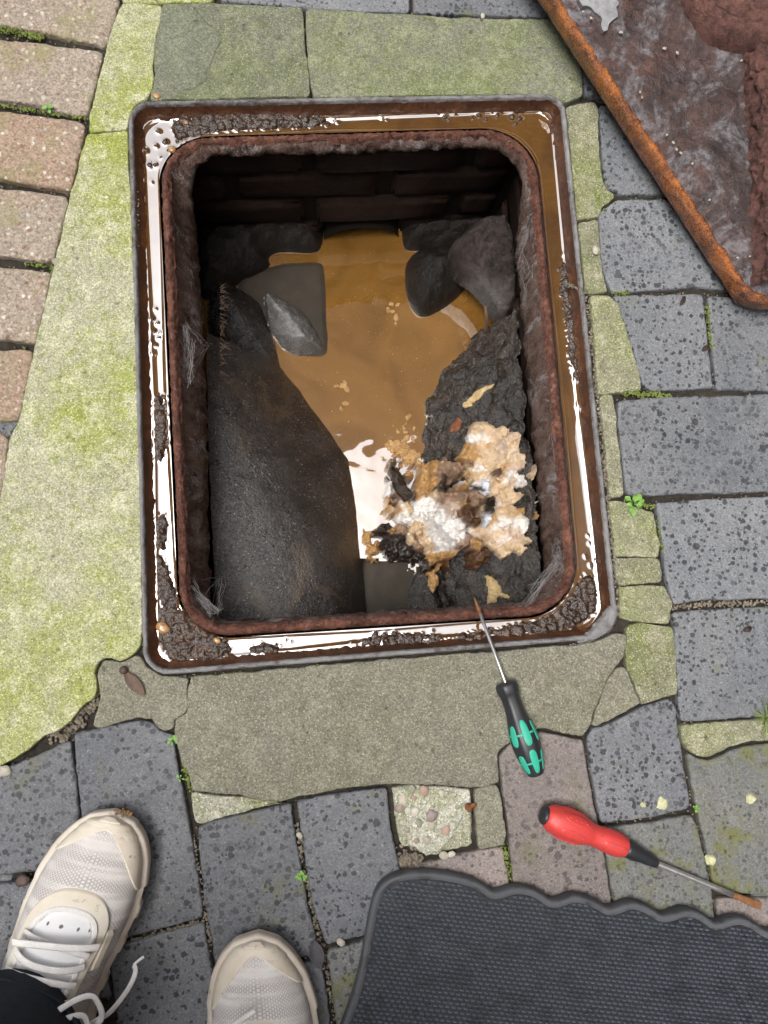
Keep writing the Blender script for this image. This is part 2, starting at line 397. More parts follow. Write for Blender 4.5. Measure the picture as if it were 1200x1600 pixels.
def dome(name, px, z0, h, mat, parent=None, res=.002, rim=.02, power=.5, amp=.002, freq=90, tilt=(0, 0), sink=.004, octs=4, ridge=0, base=None, jag=0):
    """a lump, crust or stone: height field over an outline that the photograph shows at the level z0"""
    P = chaikin([G(x, y, z0) for x, y in px], 2)
    A = np.array([(v.x, v.y) for v in P]); lo, hi = A.min(0)-2*res, A.max(0)+2*res
    xs = np.arange(lo[0], hi[0], res); ys = np.arange(lo[1], hi[1], res)
    X, Y = np.meshgrid(xs, ys); c = A.mean(0)
    ins = in_poly(P, X, Y); D = edge_dist(P, X, Y)*np.where(ins, 1, -1)
    s0 = random.random()*40
    if jag:
        for i in range(X.shape[0]):
            for j in range(X.shape[1]):
                if abs(D[i, j]) < jag*2: D[i, j] += jag*fbm((X[i, j]+s0, Y[i, j], 0), 140, 3)
    keep = D > -res*1.5
    V, idx = [], -np.ones(X.shape, int)
    for i, j in zip(*np.nonzero(keep)):
        x, y = X[i, j], Y[i, j]; d = D[i, j]
        f = min(1, max(0, d)/rim)**power if d > 0 else 0
        q = Vector((x+s0, y+s0, s0))
        n_ = fbm(q, freq, octs)
        if ridge: n_ = n_*(1-ridge)+ridge*(1-2.4*abs(fbm(q, freq*.6, octs)))*.7
        zb = base(x, y) if base else z0
        z = zb+h*f+amp*n_*(.35+.65*f)*2+(x-c[0])*tilt[0]+(y-c[1])*tilt[1] if d > 0 else zb-sink+(x-c[0])*tilt[0]+(y-c[1])*tilt[1]
        idx[i, j] = len(V); V.append((x, y, z))
    Fc = []
    for i in range(X.shape[0]-1):
        for j in range(X.shape[1]-1):
            q = (idx[i, j], idx[i, j+1], idx[i+1, j+1], idx[i+1, j])
            if min(q) >= 0: Fc.append(tuple(int(k) for k in q))
    return mesh(name, V, Fc, mat, parent)
def loft(name, curves, nu, nv, mat, parent=None, amp=0, freq=60, octs=4, closed=False, close_v=False):
    """surface through curves given as world points"""
    cs = [resample(c, n=nu, closed=closed) for c in curves]
    m = len(cs); rows = []
    for k in range(nv):
        t = k/(nv-1)*(m-1); i = min(int(t), m-2); u = t-i
        p0, p1, p2, p3 = cs[max(0, i-1)], cs[i], cs[i+1], cs[min(m-1, i+2)]
        row = []
        for a, b, c, d in zip(p0, p1, p2, p3):
            row.append(.5*((2*b)+(c-a)*u+(2*a-5*b+4*c-d)*u*u+(3*b-a-3*c+d)*u**3))
        rows.append(row)
    V = []
    s = Vector((random.random()*30,)*3)
    for row in rows:
        for p in row:
            if amp:
                p = p+Vector((fbm(p+s, freq, octs), fbm(p+s*1.7, freq, octs), fbm(p+s*2.3, freq, octs)))*amp
            V.append(p)
    Fc = []
    for k in range(nv-1):
        for i in range(nu if closed else nu-1):
            j = (i+1) % nu
            Fc.append((k*nu+i, k*nu+j, (k+1)*nu+j, (k+1)*nu+i))
    return mesh(name, V, Fc, mat, parent)
def px_curve(pts, z=None): return [G(p[0], p[1], p[2] if len(p) > 2 else z) for p in pts]
def tube(bm, pts, rad, seg=6, flat=1.0, cap=True):
    pts = [Vector(p) for p in pts]; rings = []
    up = Vector((0, 0, 1))
    for i, p in enumerate(pts):
        t = (pts[min(i+1, len(pts)-1)]-pts[max(i-1, 0)]).normalized()
        s = t.cross(up); s = s.normalized() if s.length > 1e-4 else Vector((1, 0, 0))
        u = s.cross(t); r = rad[i] if hasattr(rad, '__len__') else rad
        rings.append([bm.verts.new(p+s*math.cos(a)*r+u*math.sin(a)*r*flat) for a in (2*math.pi*k/seg for k in range(seg))])
    for a, b in zip(rings, rings[1:]):
        for k in range(seg): bm.faces.new((a[k], a[(k+1) % seg], b[(k+1) % seg], b[k]))
    if cap:
        bm.faces.new(rings[0][::-1]); bm.faces.new(rings[-1])
def blob(bm, c, r, sub=2, flat=.7, rough=.35, freq=None, rot=0, stretch=1.0):
    m = bmesh.ops.create_icosphere(bm, subdivisions=sub, radius=1)
    s = Vector((random.random()*60,)*3); ca, sa = math.cos(rot), math.sin(rot)
    for v in m['verts']:
        d = v.co.normalized()
        k = 1+rough*fbm(d*1.0+s, freq or 1.6, 3)*1.5
        x, y, z = d.x*r*stretch*k, d.y*r*k, d.z*r*flat*k
        v.co = Vector((c[0]+x*ca-y*sa, c[1]+x*sa+y*ca, c[2]+z))
def frame_axes(p0, p1):
    a = (p1-p0).normalized(); s = a.cross(Vector((0, 0, 1))).normalized(); u = s.cross(a)
    return a, s, u
def prof(P, s):
    for (a, ra), (b, rb) in zip(P, P[1:]):
        if s <= b: return ra+(rb-ra)*(s-a)/max(1e-9, b-a)
    return P[-1][1]
def smooth_prof(P, n=60):
    pts = [Vector((a, b, 0)) for a, b in P]
    q = chaikin(pts, 2, closed=False)
    return [(v.x, max(0, v.y)) for v in q]
def lathe(name, p0, p1, P, mat, parent, seg=36, lobes=0, lobe_a=0, flat=None, smooth=True):
    a, s, u = frame_axes(p0, p1); V, Fc = [], []
    for (t, r) in P:
        for k in range(seg):
            th = 2*math.pi*k/seg; rr = r*(1+lobe_a*math.cos(lobes*th))
            fl = flat(t) if flat else (1, 1)
            V.append(p0+a*t+s*(rr*math.cos(th)*fl[0])+u*(rr*math.sin(th)*fl[1]))
    for i in range(len(P)-1):
        for k in range(seg):
            j = (k+1) % seg
            Fc.append((i*seg+k, (i+1)*seg+k, (i+1)*seg+j, i*seg+j))
    Fc.append(tuple(range(seg))); Fc.append(tuple((len(P)-1)*seg+k for k in range(seg))[::-1])
    return mesh(name, V, Fc, mat, parent, smooth=smooth)
def line_offset(corners, d):
    """inward offset of a clockwise-or-not quad, world 2D"""
    c = [Vector((p.x, p.y, 0)) for p in corners]; cen = sum(c, Vector())/4; L = []
    for i in range(4):
        a, b = c[i], c[(i+1) % 4]; t = (b-a).normalized(); n = Vector((-t.y, t.x, 0))
        if n.dot(cen-a) < 0: n = -n
        L.append((a+n*d, t))
    out = []
    for i in range(4):
        (a, t), (b, q) = L[i-1], L[i]
        k = ((b.x-a.x)*q.y-(b.y-a.y)*q.x)/(t.x*q.y-t.y*q.x)
        out.append(a+t*k)
    return out
def round_quad(corners, r, z, ns=90, nc=30, off=0.0):
    c = line_offset(corners, off) if off else [Vector((p.x, p.y, 0)) for p in corners]
    rr = [max(.002, (r[i] if hasattr(r, '__len__') else r)-off) for i in range(4)]
    arcs = []
    for i in range(4):
        a, b, d = c[i-1], c[i], c[(i+1) % 4]
        t0 = (a-b).normalized(); t1 = (d-b).normalized(); ang = t0.angle(t1); L = rr[i]/math.tan(ang/2)
        ctr = b+(t0+t1).normalized()*(rr[i]/math.sin(ang/2))
        s0, s1 = b+t0*L-ctr, b+t1*L-ctr; tot = s0.angle(s1); cr = 1 if s0.cross(s1).z > 0 else -1
        arc = []
        for k in range(nc+1):
            th = cr*tot*k/nc; arc.append(ctr+Vector((s0.x*math.cos(th)-s0.y*math.sin(th), s0.x*math.sin(th)+s0.y*math.cos(th), 0)))
        arcs.append(arc)
    P = []
    for i in range(4):
        P += arcs[i]; e, f = arcs[i][-1], arcs[(i+1) % 4][0]
        P += [e.lerp(f, k/ns) for k in range(1, ns)]
    return [Vector((p.x, p.y, z)) for p in P]
def ring_loft(name, loops, mat, parent, amp=0, freq=120, octs=4, wrap=False, ampz=1.0):
    """closed loops with equal point counts, joined one to the next"""
    n = len(loops[0]); V, Fc = [], []; s = Vector((random.random()*30,)*3)
    for li, lp in enumerate(loops):
        for p in lp:
            k = amp[li] if hasattr(amp, '__len__') else amp
            if k: p = p+Vector((fbm(p+s, freq, octs), fbm(p+s*1.6, freq, octs), ampz*fbm(p+s*2.2, freq, octs)))*k
            V.append(p)
    m = len(loops)
    for k in range(m if wrap else m-1):
        l = (k+1) % m
        for i in range(n):
            j = (i+1) % n
            Fc.append((k*n+i, k*n+j, l*n+j, l*n+i))
    o = mesh(name, V, Fc, mat, parent)
    return o

# ------------------------------------------------------------ paving
LIP = [G(*p) for p in ((199, 159), (881.5, 146.5), (969, 997), (223.5, 1058.7))]
RING = [G(*p, -.008) for p in ((250, 217), (833, 200), (905, 955), (285, 995.5))]
LIP_R = [.026, .024, .034, .028]; RING_R = [.055, .062, .058, .05]
NS, NC = 150, 36
gl = round_quad(LIP, LIP_R, -.0075, NS, NC, .004)
cx, cy = sum(p.x for p in gl)/len(gl), sum(p.y for p in gl)/len(gl)
def far(p, r, z):
    d = Vector((p.x-cx, p.y-cy, 0)); return Vector((cx, cy, 0))+d.normalized()*max(r, d.length+.02)+Vector((0, 0, z))
gV, gF = [], []
rings = [gl]+[[far(p, r, z) for p in gl] for r, z in ((.5, -.0085), (.85, -.0085), (1.6, -.014), (9, -.02))]
for rg in rings:
    for p in rg: gV.append(p+Vector((0, 0, .0016*fbm(p, 40, 3))))
n_ = len(gl)
for k in range(len(rings)-1):
    for i in range(n_): gF.append((k*n_+i, k*n_+(i+1) % n_, (k+1)*n_+(i+1) % n_, (k+1)*n_+i))
tag(mesh('ground', gV, gF, M['soil'], loc=(0, 0, 0)), kind='structure')
pave = tag(empty('pavement'), kind='structure')

BLUE = [
 ('blue', [(345,-75),(640,-70),(641,18),(600,17),(535,15),(470,10),(345,1)]),
 ('blue', [(646,-70),(905,-80),(905,20),(845,26),(800,25),(720,22),(646,20)]),
 ('blue', [(912,-60),(1165,-70),(1170,148),(940,155),(936,150),(914,148),(912,116)]),
 ('blue', [(938,163),(1172,155),(1176,303),(965,303),(946,288),(940,230)]),
 ('blue', [(937,331),(963,311),(1045,310),(1172,316),(1180,453),(1120,451),(1090,448),(1030,453),(957,456),(945,430),(938,380)]),
 ('blue', [(1178,150),(1290,145),(1290,305),(1182,308)]),
 ('blue', [(1186,318),(1290,314),(1290,462),(1190,462)]),
 ('blue', [(957,461),(1100,458),(1103,490),(1108,540),(1115,606),(1020,611),(1004,600),(990,545),(975,500)]),
 ('blue', [(1107,461),(1200,468),(1280,470),(1280,606),(1200,611),(1120,609),(1115,560)]),
 ('blue', [(965,625),(1010,621),(1200,615),(1290,612),(1290,765),(1200,769),(1100,772),(985,775),(979,770),(973,720),(967,660)]),
 ('blue', [(1025,786),(1100,779),(1200,775),(1290,771),(1290,932),(1200,936),(1100,938),(1054,945),(1048,930),(1039,890),(1036,850),(1030,810)]),
 ('blue', [(1050,956),(1100,953),(1200,947),(1290,942),(1290,1114),(1200,1121),(1130,1124),(1066,1128),(1062,1115),(1058,1050),(1053,980)]),
 ('green_grey', [(1074,1176),(1095,1187),(1110,1188),(1145,1172),(1170,1165),(1200,1163),(1290,1158),(1295,1392),(1200,1400),(1119,1394),(1110,1350),(1095,1290),(1085,1240),(1078,1200)]),
 ('plum', [(1122,1404),(1290,1402),(1290,1520),(1128,1520)]),
 ('bluedark', [(917,1151),(925,1138),(955,1130),(1000,1107),(1020,1100),(1046,1091),(1054,1096),(1061,1140),(1068,1190),(1079,1250),(1078,1264),(1020,1278),(940,1288),(932,1250),(922,1190)]),
 ('green_grey', [(942,1295),(1020,1284),(1082,1272),(1090,1290),(1103,1345),(1115,1400),(1120,1470),(1125,1520),(972,1520),(960,1410),(950,1350)]),
 ('plum', [(781,1200),(779,1180),(795,1163),(845,1143),(890,1152),(912,1155),(917,1190),(927,1250),(936,1290),(947,1350),(957,1410),(965,1520),(812,1520),(802,1380),(795,1300),(786,1240)]),
 ('plum', [(632,1361),(660,1350),(720,1335),(786,1322),(796,1380),(805,1520),(650,1520),(640,1440)]),
 ('bluedark', [(463,1252),(500,1244),(605,1230),(610,1290),(619,1330),(627,1370),(632,1400),(642,1460),(570,1463),(510,1479),(500,1450),(490,1420),(478,1350),(469,1290)]),
 ('bluedark', [(307,1293),(345,1281),(400,1268),(455,1255),(461,1300),(469,1350),(483,1420),(495,1470),(500,1490),(420,1510),(338,1528),(330,1467),(320,1420),(313,1360)]),
 ('bluedark', [(115,1145),(146,1139),(215,1126),(238,1129),(258,1147),(269,1146),(276,1190),(288,1240),(298,1300),(310,1370),(318,1434),(260,1449),(200,1466),(163,1476),(152,1420),(138,1350),(127,1275),(119,1210)]),
 ('bluedark', [(-80,1222),(20,1196),(75,1172),(110,1156),(116,1205),(124,1280),(136,1352),(67,1362),(-80,1376)]),
 ('bluedark', [(-80,1388),(60,1376),(137,1364),(148,1420),(158,1476),(175,1560),(-80,1580)]),
 ('bluedark', [(168,1485),(200,1474),(260,1457),(318,1443),(325,1480),(334,1530),(348,1680),(200,1710),(183,1600)]),
 ('bluedark', [(341,1536),(420,1519),(500,1500),(512,1560),(525,1680),(358,1700)]),
 ('green_grey', [(510,1487),(570,1470),(640,1466),(650,1560),(656,1690),(535,1690),(520,1560)]),
 ('bluedark', [(655,1530),(805,1530),(818,1690),(664,1690)]),
 ('bluedark', [(813,1530),(968,1530),(985,1690),(826,1690)]),
 ('bluedark', [(976,1530),(1128,1530),(1150,1690),(993,1690)]),
 ('bluedark', [(1136,1530),(1290,1530),(1300,1690),(1158,1690)]),
]
for m_, p in BLUE:
    slab('paver', p, M[m_], pave, ztop=-.0005, gap=-.0001, bevel=.0026, step=.003, rough=.0009, tilt=.008)
BEIGE = [
 [(-80,-130),(205,-110),(198,-60),(192,-20),(0,-40),(-80,-50)],
 [(-80,-44),(0,-30),(190,-8),(183,20),(165,72),(110,60),(60,50),(0,38),(-80,25)],
 [(-80,50),(0,60),(60,64),(110,71),(163,78),(150,130),(137,182),(100,177),(60,164),(0,155),(-80,148)],
 [(-80,163),(0,172),(70,180),(135,190),(125,245),(112,299),(65,292),(0,279),(-80,268)],
 [(-80,282),(0,291),(60,298),(108,305),(95,360),(82,411),(40,406),(0,400),(-80,392)],
 [(-80,408),(0,417),(40,420),(82,425),(70,480),(56,538),(30,534),(0,530),(-80,524)],
 [(-80,536),(0,546),(40,543),(53,547),(42,600),(29,658),(0,658),(-80,652)],
 [(-80,666),(0,674),(14,681),(8,740),(2,782),(-80,780)],
 [(-80,792),(-2,795),(-12,900),(-80,900)],
]
for p in BEIGE:
    slab('paver', p, M['beige'], pave, ztop=.0005, gap=.0004, bevel=.006, rnd=.01, rough=.0011, tilt=.01)['label'] = 'pinkish beige block with pale flecks'
CONC = [
 ('conc_left', [(190,7),(215,5),(252,11),(249,35),(240,80),(238,112),(241,120),(235,140),(231,152),(214,160),(203,175),(198,202),(170,204),(139,206),(140,183),(167,76),(183,25)], 0, 'yellow green concrete strip piece'),
 ('conc_left', [(194,-110),(335,-110),(332,2),(260,2),(250,6),(215,2),(191,4)], 0, None),
 ('conc_left', [(138,211),(170,209),(199,206),(203,300),(208,400),(212,520),(217,680),(221,850),(221,1000),(217,1014),(210,1022),(195,1030),(187,1032),(178,1028),(163,1027),(152,1035),(148,1050),(152,1075),(148,1090),(130,1101),(112,1125),(95,1139),(75,1145),(50,1165),(20,1185),(0,1195),(-80,1222),(-80,1000),(-10,905),(0,790),(10,740),(17,684),(32,658),(57,540),(85,422),(112,303)], .002, 'broad pale concrete band tinted yellow green'),
 ('conc_top', [(256,8),(330,6),(472,13),(474,60),(480,100),(484,150),(400,152),(300,155),(236,156),(243,122),(241,80),(250,40)], 0, 'green stained concrete with a darker flake'),
 ('conc_top', [(478,14),(560,19),(640,23),(700,28),(840,31),(900,30),(906,90),(909,120),(910,148),(885,160),(865,150),(830,146),(600,149),(489,152),(482,100)], 0, None),
 ('conc_right', [(886,166),(910,160),(928,157),(935,166),(936,220),(940,270),(944,289),(962,306),(942,319),(936,336),(903,342),(897,267)], -.001, None),
 ('conc_right', [(905,347),(935,343),(937,380),(943,430),(950,455),(925,457),(916,450)], -.002, None),
 ('conc_right', [(924,462),(950,461),(965,475),(975,505),(987,545),(1001,590),(1002,608),(965,612),(936,615)], -.001, None),
 ('conc_right', [(939,618),(957,616),(962,640),(966,690),(972,740),(975,775),(955,777),(949,720)], -.001, None),
 ('conc_right', [(954,783),(975,785),(1000,795),(1020,800),(1025,820),(1031,850),(1028,871),(1000,869),(963,869)], -.001, None),
 ('conc_right', [(963,873),(1030,873),(1036,890),(1035,909),(1000,912),(968,913)], -.003, None),
 ('conc_right', [(969,918),(1000,915),(1038,916),(1050,942),(1046,975),(1020,972),(990,970),(972,965)], -.001, None),
 ('conc_right', [(980,977),(1000,974),(1040,978),(1050,981),(1054,1000),(1057,1050),(1058,1084),(1035,1089),(1020,1096),(1003,1101),(993,1073),(982,1042),(979,1020)], 0, None),
 ('conc_right', [(1064,1133),(1200,1124),(1290,1119),(1290,1151),(1200,1157),(1165,1159),(1140,1168),(1110,1182),(1095,1182),(1076,1172),(1068,1160)], 0, None),
 ('conc_bottom', [(161,1032),(187,1037),(200,1032),(216,1024),(228,1042),(250,1057),(294,1060),(291,1085),(294,1108),(280,1119),(271,1124),(270,1138),(257,1142),(245,1134),(238,1122),(215,1121),(200,1124),(160,1136),(146,1135),(148,1122),(156,1098),(155,1078),(152,1052)], 0, None),
 ('conc_bottom', [(299,1058),(400,1050),(600,1032),(800,1017),(893,1009),(933,1002),(962,989),(978,993),(978,1013),(970,1031),(949,1058),(932,1102),(925,1115),(922,1132),(910,1149),(890,1147),(850,1136),(820,1142),(793,1160),(777,1175),(777,1195),(779,1222),(760,1227),(740,1229),(700,1226),(650,1225),(600,1224),(560,1228),(530,1232),(500,1238),(465,1242),(440,1250),(420,1250),(390,1245),(370,1240),(330,1239),(300,1234),(295,1206),(284,1195),(279,1165),(274,1145),(275,1126),(296,1112),(294,1085)], .001, 'large cracked grey olive concrete patch'),
 ('conc_bottom', [(926,1133),(934,1105),(951,1062),(968,1042),(978,1042),(984,1055),(991,1077),(1000,1099),(985,1109),(975,1112),(955,1124),(935,1132)], -.001, None),
 ('conc_white', [(299,1240),(330,1245),(390,1250),(440,1254),(452,1253),(400,1264),(350,1277),(309,1289),(304,1284),(301,1262)], -.003, 'mossy lime mortar strip'),
 ('conc_bottom', [(743,1234),(760,1230),(776,1228),(783,1250),(790,1310),(785,1320),(748,1327),(745,1290)], -.001, None),
]
for m_, p, z_, lb in CONC:
    o = slab('concrete_patch', p, M[m_], pave, ztop=z_, gap=-.0009, step=.0022, rough=.0011, bevel=.0014, rnd=.004, tilt=.001)
    if lb: o['label'] = lb
# the flake of darker render lying on the top concrete
dome('render_flake', [(322,30),(352,58),(338,80),(330,110),(314,142),(244,150),(246,80),(256,14),(300,10)], 0.0003, .0019, M['conc_flake'], pave, res=.002, rim=.004, amp=.0002, jag=.003)
# pebbled mortar square
agg = slab('aggregate_patch', [(611,1231),(640,1225),(700,1230),(739,1234),(741,1290),(742,1324),(700,1334),(665,1344),(655,1330),(625,1326),(619,1290)], M['conc_white'], pave, ztop=-.003, gap=.0012, step=.0026, rough=.0015, bevel=.003, rnd=.004)
agg['label'] = 'pebbly lime mortar square with moss'
dome('mortar_crust', [(616,1236),(640,1228),(690,1232),(722,1240),(730,1262),(712,1300),(690,1328),(664,1338),(640,1318),(622,1300)], -.0035, .0012, M['conc_white'], pave, res=.0012, rim=.004, amp=.0019, freq=190, octs=4, ridge=.4, jag=.004)
PEBC = [(.33,.26,.22),(.42,.38,.3),(.25,.2,.19),(.47,.44,.38),(.36,.25,.2),(.3,.29,.22)]
for i, c in enumerate(PEBC): M['peb%d' % i] = m_simple('river_pebble', c, .55, 200, .0008, .4)
for k, (x, y, r, ci, st) in enumerate([(675,1274,10,2,1.0),(624,1263,7,0,1.1),(638,1267,6,3,1),(649,1268,7,3,1),(663,1236,8,4,1.1),(630,1250,8,1,1.2),(643,1234,7,5,1.2),(674,1291,6,1,1.3),(697,1298,7,4,1.3),(668,1313,7,1,1),(651,1314,5,0,1),(655,1286,6,5,1.2),(647,1247,5,4,1),(640,1308,5,1,1.2),(628,1286,4,3,1),(706,1252,5,1,1),(690,1240,5,3,1.2),(715,1262,4,5,1),(636,1296,5,5,1.3),(662,1298,4,3,1)]):
    bm = bmesh.new(); c = G(x, y, -.001); blob(bm, (c.x, c.y, -.0022), r*.00064, 3, .55, .3, 1.5, random.random()*3, st)
    from_bm('pebble', bm, M['peb%d' % ci], pave)
# the rest of the yard, outside the photograph: the same blocks, joined
def paved(bm, x0, y0, x1, y1, L, W, ang, keep):
    ca, sa = math.cos(ang), math.sin(ang); r = 0
    nrow = int((y1-y0)/W)
    for r in range(nrow):
        x = x0-(L/2 if r % 2 else 0)
        while x < x1:
            y = y0+r*W
            X, Y = (x+L/2)*ca-(y+W/2)*sa, (x+L/2)*sa+(y+W/2)*ca
            if keep(X, Y):
                z = -.0065+random.uniform(-.0012, .0012)
                vs_ = []
                for ins, zz in ((.0015, -.03), (.0015, -.006), (.005, 0)):
                    for sx, sy in ((-1, -1), (1, -1), (1, 1), (-1, 1)):
                        a, b = x+L/2+sx*(L/2-ins), y+W/2+sy*(W/2-ins)
                        vs_.append(bm.verts.new((a*ca-b*sa, a*sa+b*ca, z+zz)))
                for k in range(2):
                    for i in range(4): bm.faces.new((vs_[k*4+i], vs_[k*4+(i+1) % 4], vs_[k*4+4+(i+1) % 4], vs_[k*4+4+i]))
                bm.faces.new(vs_[8:12])
            x += L
bx0, by0 = G(-80, 1700).x, G(600, 1690).y
bx1, by1 = G(1290, 800).x, G(600, -70).y
tp = [G(*p) for p in ((-80, -130), (1290, -80), (1290, 1700), (-80, 1715))]
def outside(X, Y):
    P = [(p.x, p.y) for p in tp]
    a = np.array([X]); b = np.array([Y])
    return not in_poly(P, a, b)[0] and edge_dist(P, a, b)[0] > .012
bm = bmesh.new(); paved(bm, -1.8, -2.2, 1.75, 1.3, .214, .107, 0.0, outside)
tag(from_bm('outer_paving', bm, M['bluedark'], pave, smooth=False), kind='stuff')

# ------------------------------------------------------------ manhole frame
fr = tag(empty('manhole', G(585, 600)), 'rusted cast iron manhole frame with a brown water filled channel around its opening', 'manhole')
ZW_CH = -.0135
def LEAN(lp, k):                              # the left side leans in over the chamber
    return [p+Vector((k*max(0, min(1, (cx-.17-p.x)/.03)), 0, 0)) for p in lp]
def SHORT(lp, k=.22):                          # the skirt is short on the far side
    yf = max(p.y for p in lp); return [Vector((p.x, p.y, -.0105+(p.z+.0105)*(k if p.y > yf-.035 else min(1, k+(1-k)*(yf-.035-p.y)/.06)))) for p in lp]
def LQ(off, z): return round_quad(LIP, LIP_R, z, NS, NC, off)
def RQ(off, z): return round_quad(RING, RING_R, z, NS, NC, off)
ring_loft('outer_lip', [LQ(.0008, -.035), LQ(.0006, -.004), LQ(.0012, .0018), LQ(.0022, .0032), LQ(.0038, .0034), LQ(.0052, .0028), LQ(.006, .001), LQ(.0066, -.003)],
          M['iron_lip'], fr, amp=[.0006, .0012, .0015, .0012, .0009, .0012, .0014, .001], freq=150)
ring_loft('channel_wall', [LQ(.0064, -.0012), LQ(.0082, -.0055), LQ(.0112, -.0098), LQ(.0148, -.0128), LQ(.0175, -.018), LQ(.019, -.03)],
          M['iron_well'], fr, amp=[.0006, .0016, .0026, .0026, .0022, .0012], freq=120)
ring_loft('channel_bed', [LQ(.014, -.027), RQ(-.006, -.028)], M['iron_well'], fr)
ring_loft('inner_rim', [RQ(-.002, -.03), RQ(-.0015, -.015), RQ(-.0006, -.0105), RQ(.0008, -.0075), RQ(.003, -.0062), RQ(.0052, -.0064), RQ(.0070, -.0080), RQ(.0078, -.0105), RQ(.0095, -.0135)],
          M['rust_ring'], fr, amp=[.001, .0016, .003, .0036, .0036, .0036, .004, .0045, .004], freq=190, octs=5)
ring_loft('throat_skirt', [SHORT(l_) for l_ in (RQ(.0070, -.0105), RQ(.0105, -.026), LEAN(RQ(.0115, -.040), .004), LEAN(RQ(.013, -.054), .008), LEAN(RQ(.0118, -.068), .012), LEAN(RQ(.0125, -.082), .014), RQ(.006, -.087), RQ(-.004, -.09))],
          M['skirt'], fr, amp=[.003, .005, .006, .006, .006, .006, .005, .002], freq=75, octs=6)
corner = [(905,1003),(930,980),(962,935),(966,965),(955,985),(935,997),(908,1005)]
dome('corner_plate', corner, .0008, .0026, M['iron_lip'], fr, res=.0016, rim=.004, amp=.0004)

# ---- sludge lumps lying in the channel (nobody could count them)
def scatter_poly(px, z, n, rmin, rmax):
    P = [G(x, y, z) for x, y in px]; lo = [min(p[i] for p in P) for i in (0, 1)]; hi = [max(p[i] for p in P) for i in (0, 1)]
    out = []
    PP = [(p.x, p.y) for p in P]; tries = 0
    while len(out) < n and tries < n*60:
        tries += 1
        x, y = random.uniform(lo[0], hi[0]), random.uniform(lo[1], hi[1])
        if in_poly(PP, np.array([x]), np.array([y]))[0]: out.append((x, y, random.uniform(rmin, rmax)))
    return out
mud = []; mud_in = []
dense = [
 ([(262,190),(300,180),(380,176),(470,178),(512,182),(508,200),(440,203),(360,205),(300,215),(275,225)], 150, .0022, .0055),
 ([(240,618),(256,616),(262,650),(263,690),(258,718),(244,722),(239,690),(241,650)], 60, .002, .0055),
 ([(243,806),(262,803),(264,840),(258,862),(244,860)], 26, .002, .005),
 ([(243,865),(255,866),(270,905),(285,945),(262,960),(246,940)], 75, .002, .005),
 ([(246,942),(285,948),(310,972),(340,992),(370,1012),(345,1030),(300,1040),(262,1036),(248,1000)], 190, .002, .006),
 ([(385,1012),(408,1003),(440,1008),(438,1026),(400,1026)], 22, .002, .005),
 ([(560,1000),(590,990),(640,988),(680,990),(700,995),(680,1010),(620,1012),(565,1014)], 55, .002, .0055),
 ([(690,996),(740,986),(765,984),(765,1006),(700,1010)], 34, .002, .0055),
 ([(765,984),(800,976),(850,966),(880,942),(905,905),(918,893),(930,905),(934,940),(928,962),(880,990),(800,1002),(765,1005)], 240, .002, .0055),
 ([(874,408),(888,410),(894,470),(900,530),(907,598),(897,602),(888,560),(882,500),(874,445)], 120, .0018, .0045),
]
for k_, (px, n, a, b) in enumerate(dense):
    mud += scatter_poly(px, ZW_CH, n//4, a*.5, b*.75)
    edge_mud = scatter_poly(px, ZW_CH, n, .001, .0012); mud_in.append(edge_mud)
    tag(dome('sludge', px, ZW_CH-.0012, .0042, M['mud'], None, res=.00095, rim=.005, power=.5, amp=.003, freq=170, octs=3, ridge=.25, sink=.004, jag=.004), 'dark brown wet sludge lying in the frame channel', None, None, 'stuff')
for x, y, r in [(228,235,4.2),(244,228,3),(243,258,4),(234,258,4.5),(268,235,6),(258,222,5),(252,246,2.5),(247,205,4),(237,284,1.5),(243,483,2),(238,498,3.5),(246,505,2.5),(241,518,3.5),(248,528,2.5),(243,540,3),(240,552,3),(236,535,2),(250,520,1.8),
                (596,186,2),(604,188,1.6),(694,183,4.5),(700,187,3),(738,184,3.5),(748,180,5),(758,186,4),(776,181,4.5),(800,183,5.5),(812,186,5),(805,194,4),(878,398,2.5),(872,420,2.5),(520,188,4),(528,192,3),(512,196,4),
                (922,850,2.5),(916,870,3),(924,884,3.5),(920,838,2),(410,1015,5),(425,1018,6),(552,1008,5),(586,994,6.5),(600,992,5),(655,995,6),(672,998,5.5),(447,1000,2.5),(675,985,2.4),(455,1003,2),(905,632,5.5),(912,640,4)]:
    p = G(x, y, ZW_CH); mud.append((p.x, p.y, r*.00068))
bm = bmesh.new()
for x, y, r in mud: blob(bm, (x, y, ZW_CH-r*.1), r, 2 if r < .0042 else 3, .75, .4, 1.4, random.random()*6, random.uniform(1, 1.35))
tag(from_bm('sludge', bm, M['mud']), 'dark brown wet sludge lumps lying in the frame channel', None, None, 'stuff')

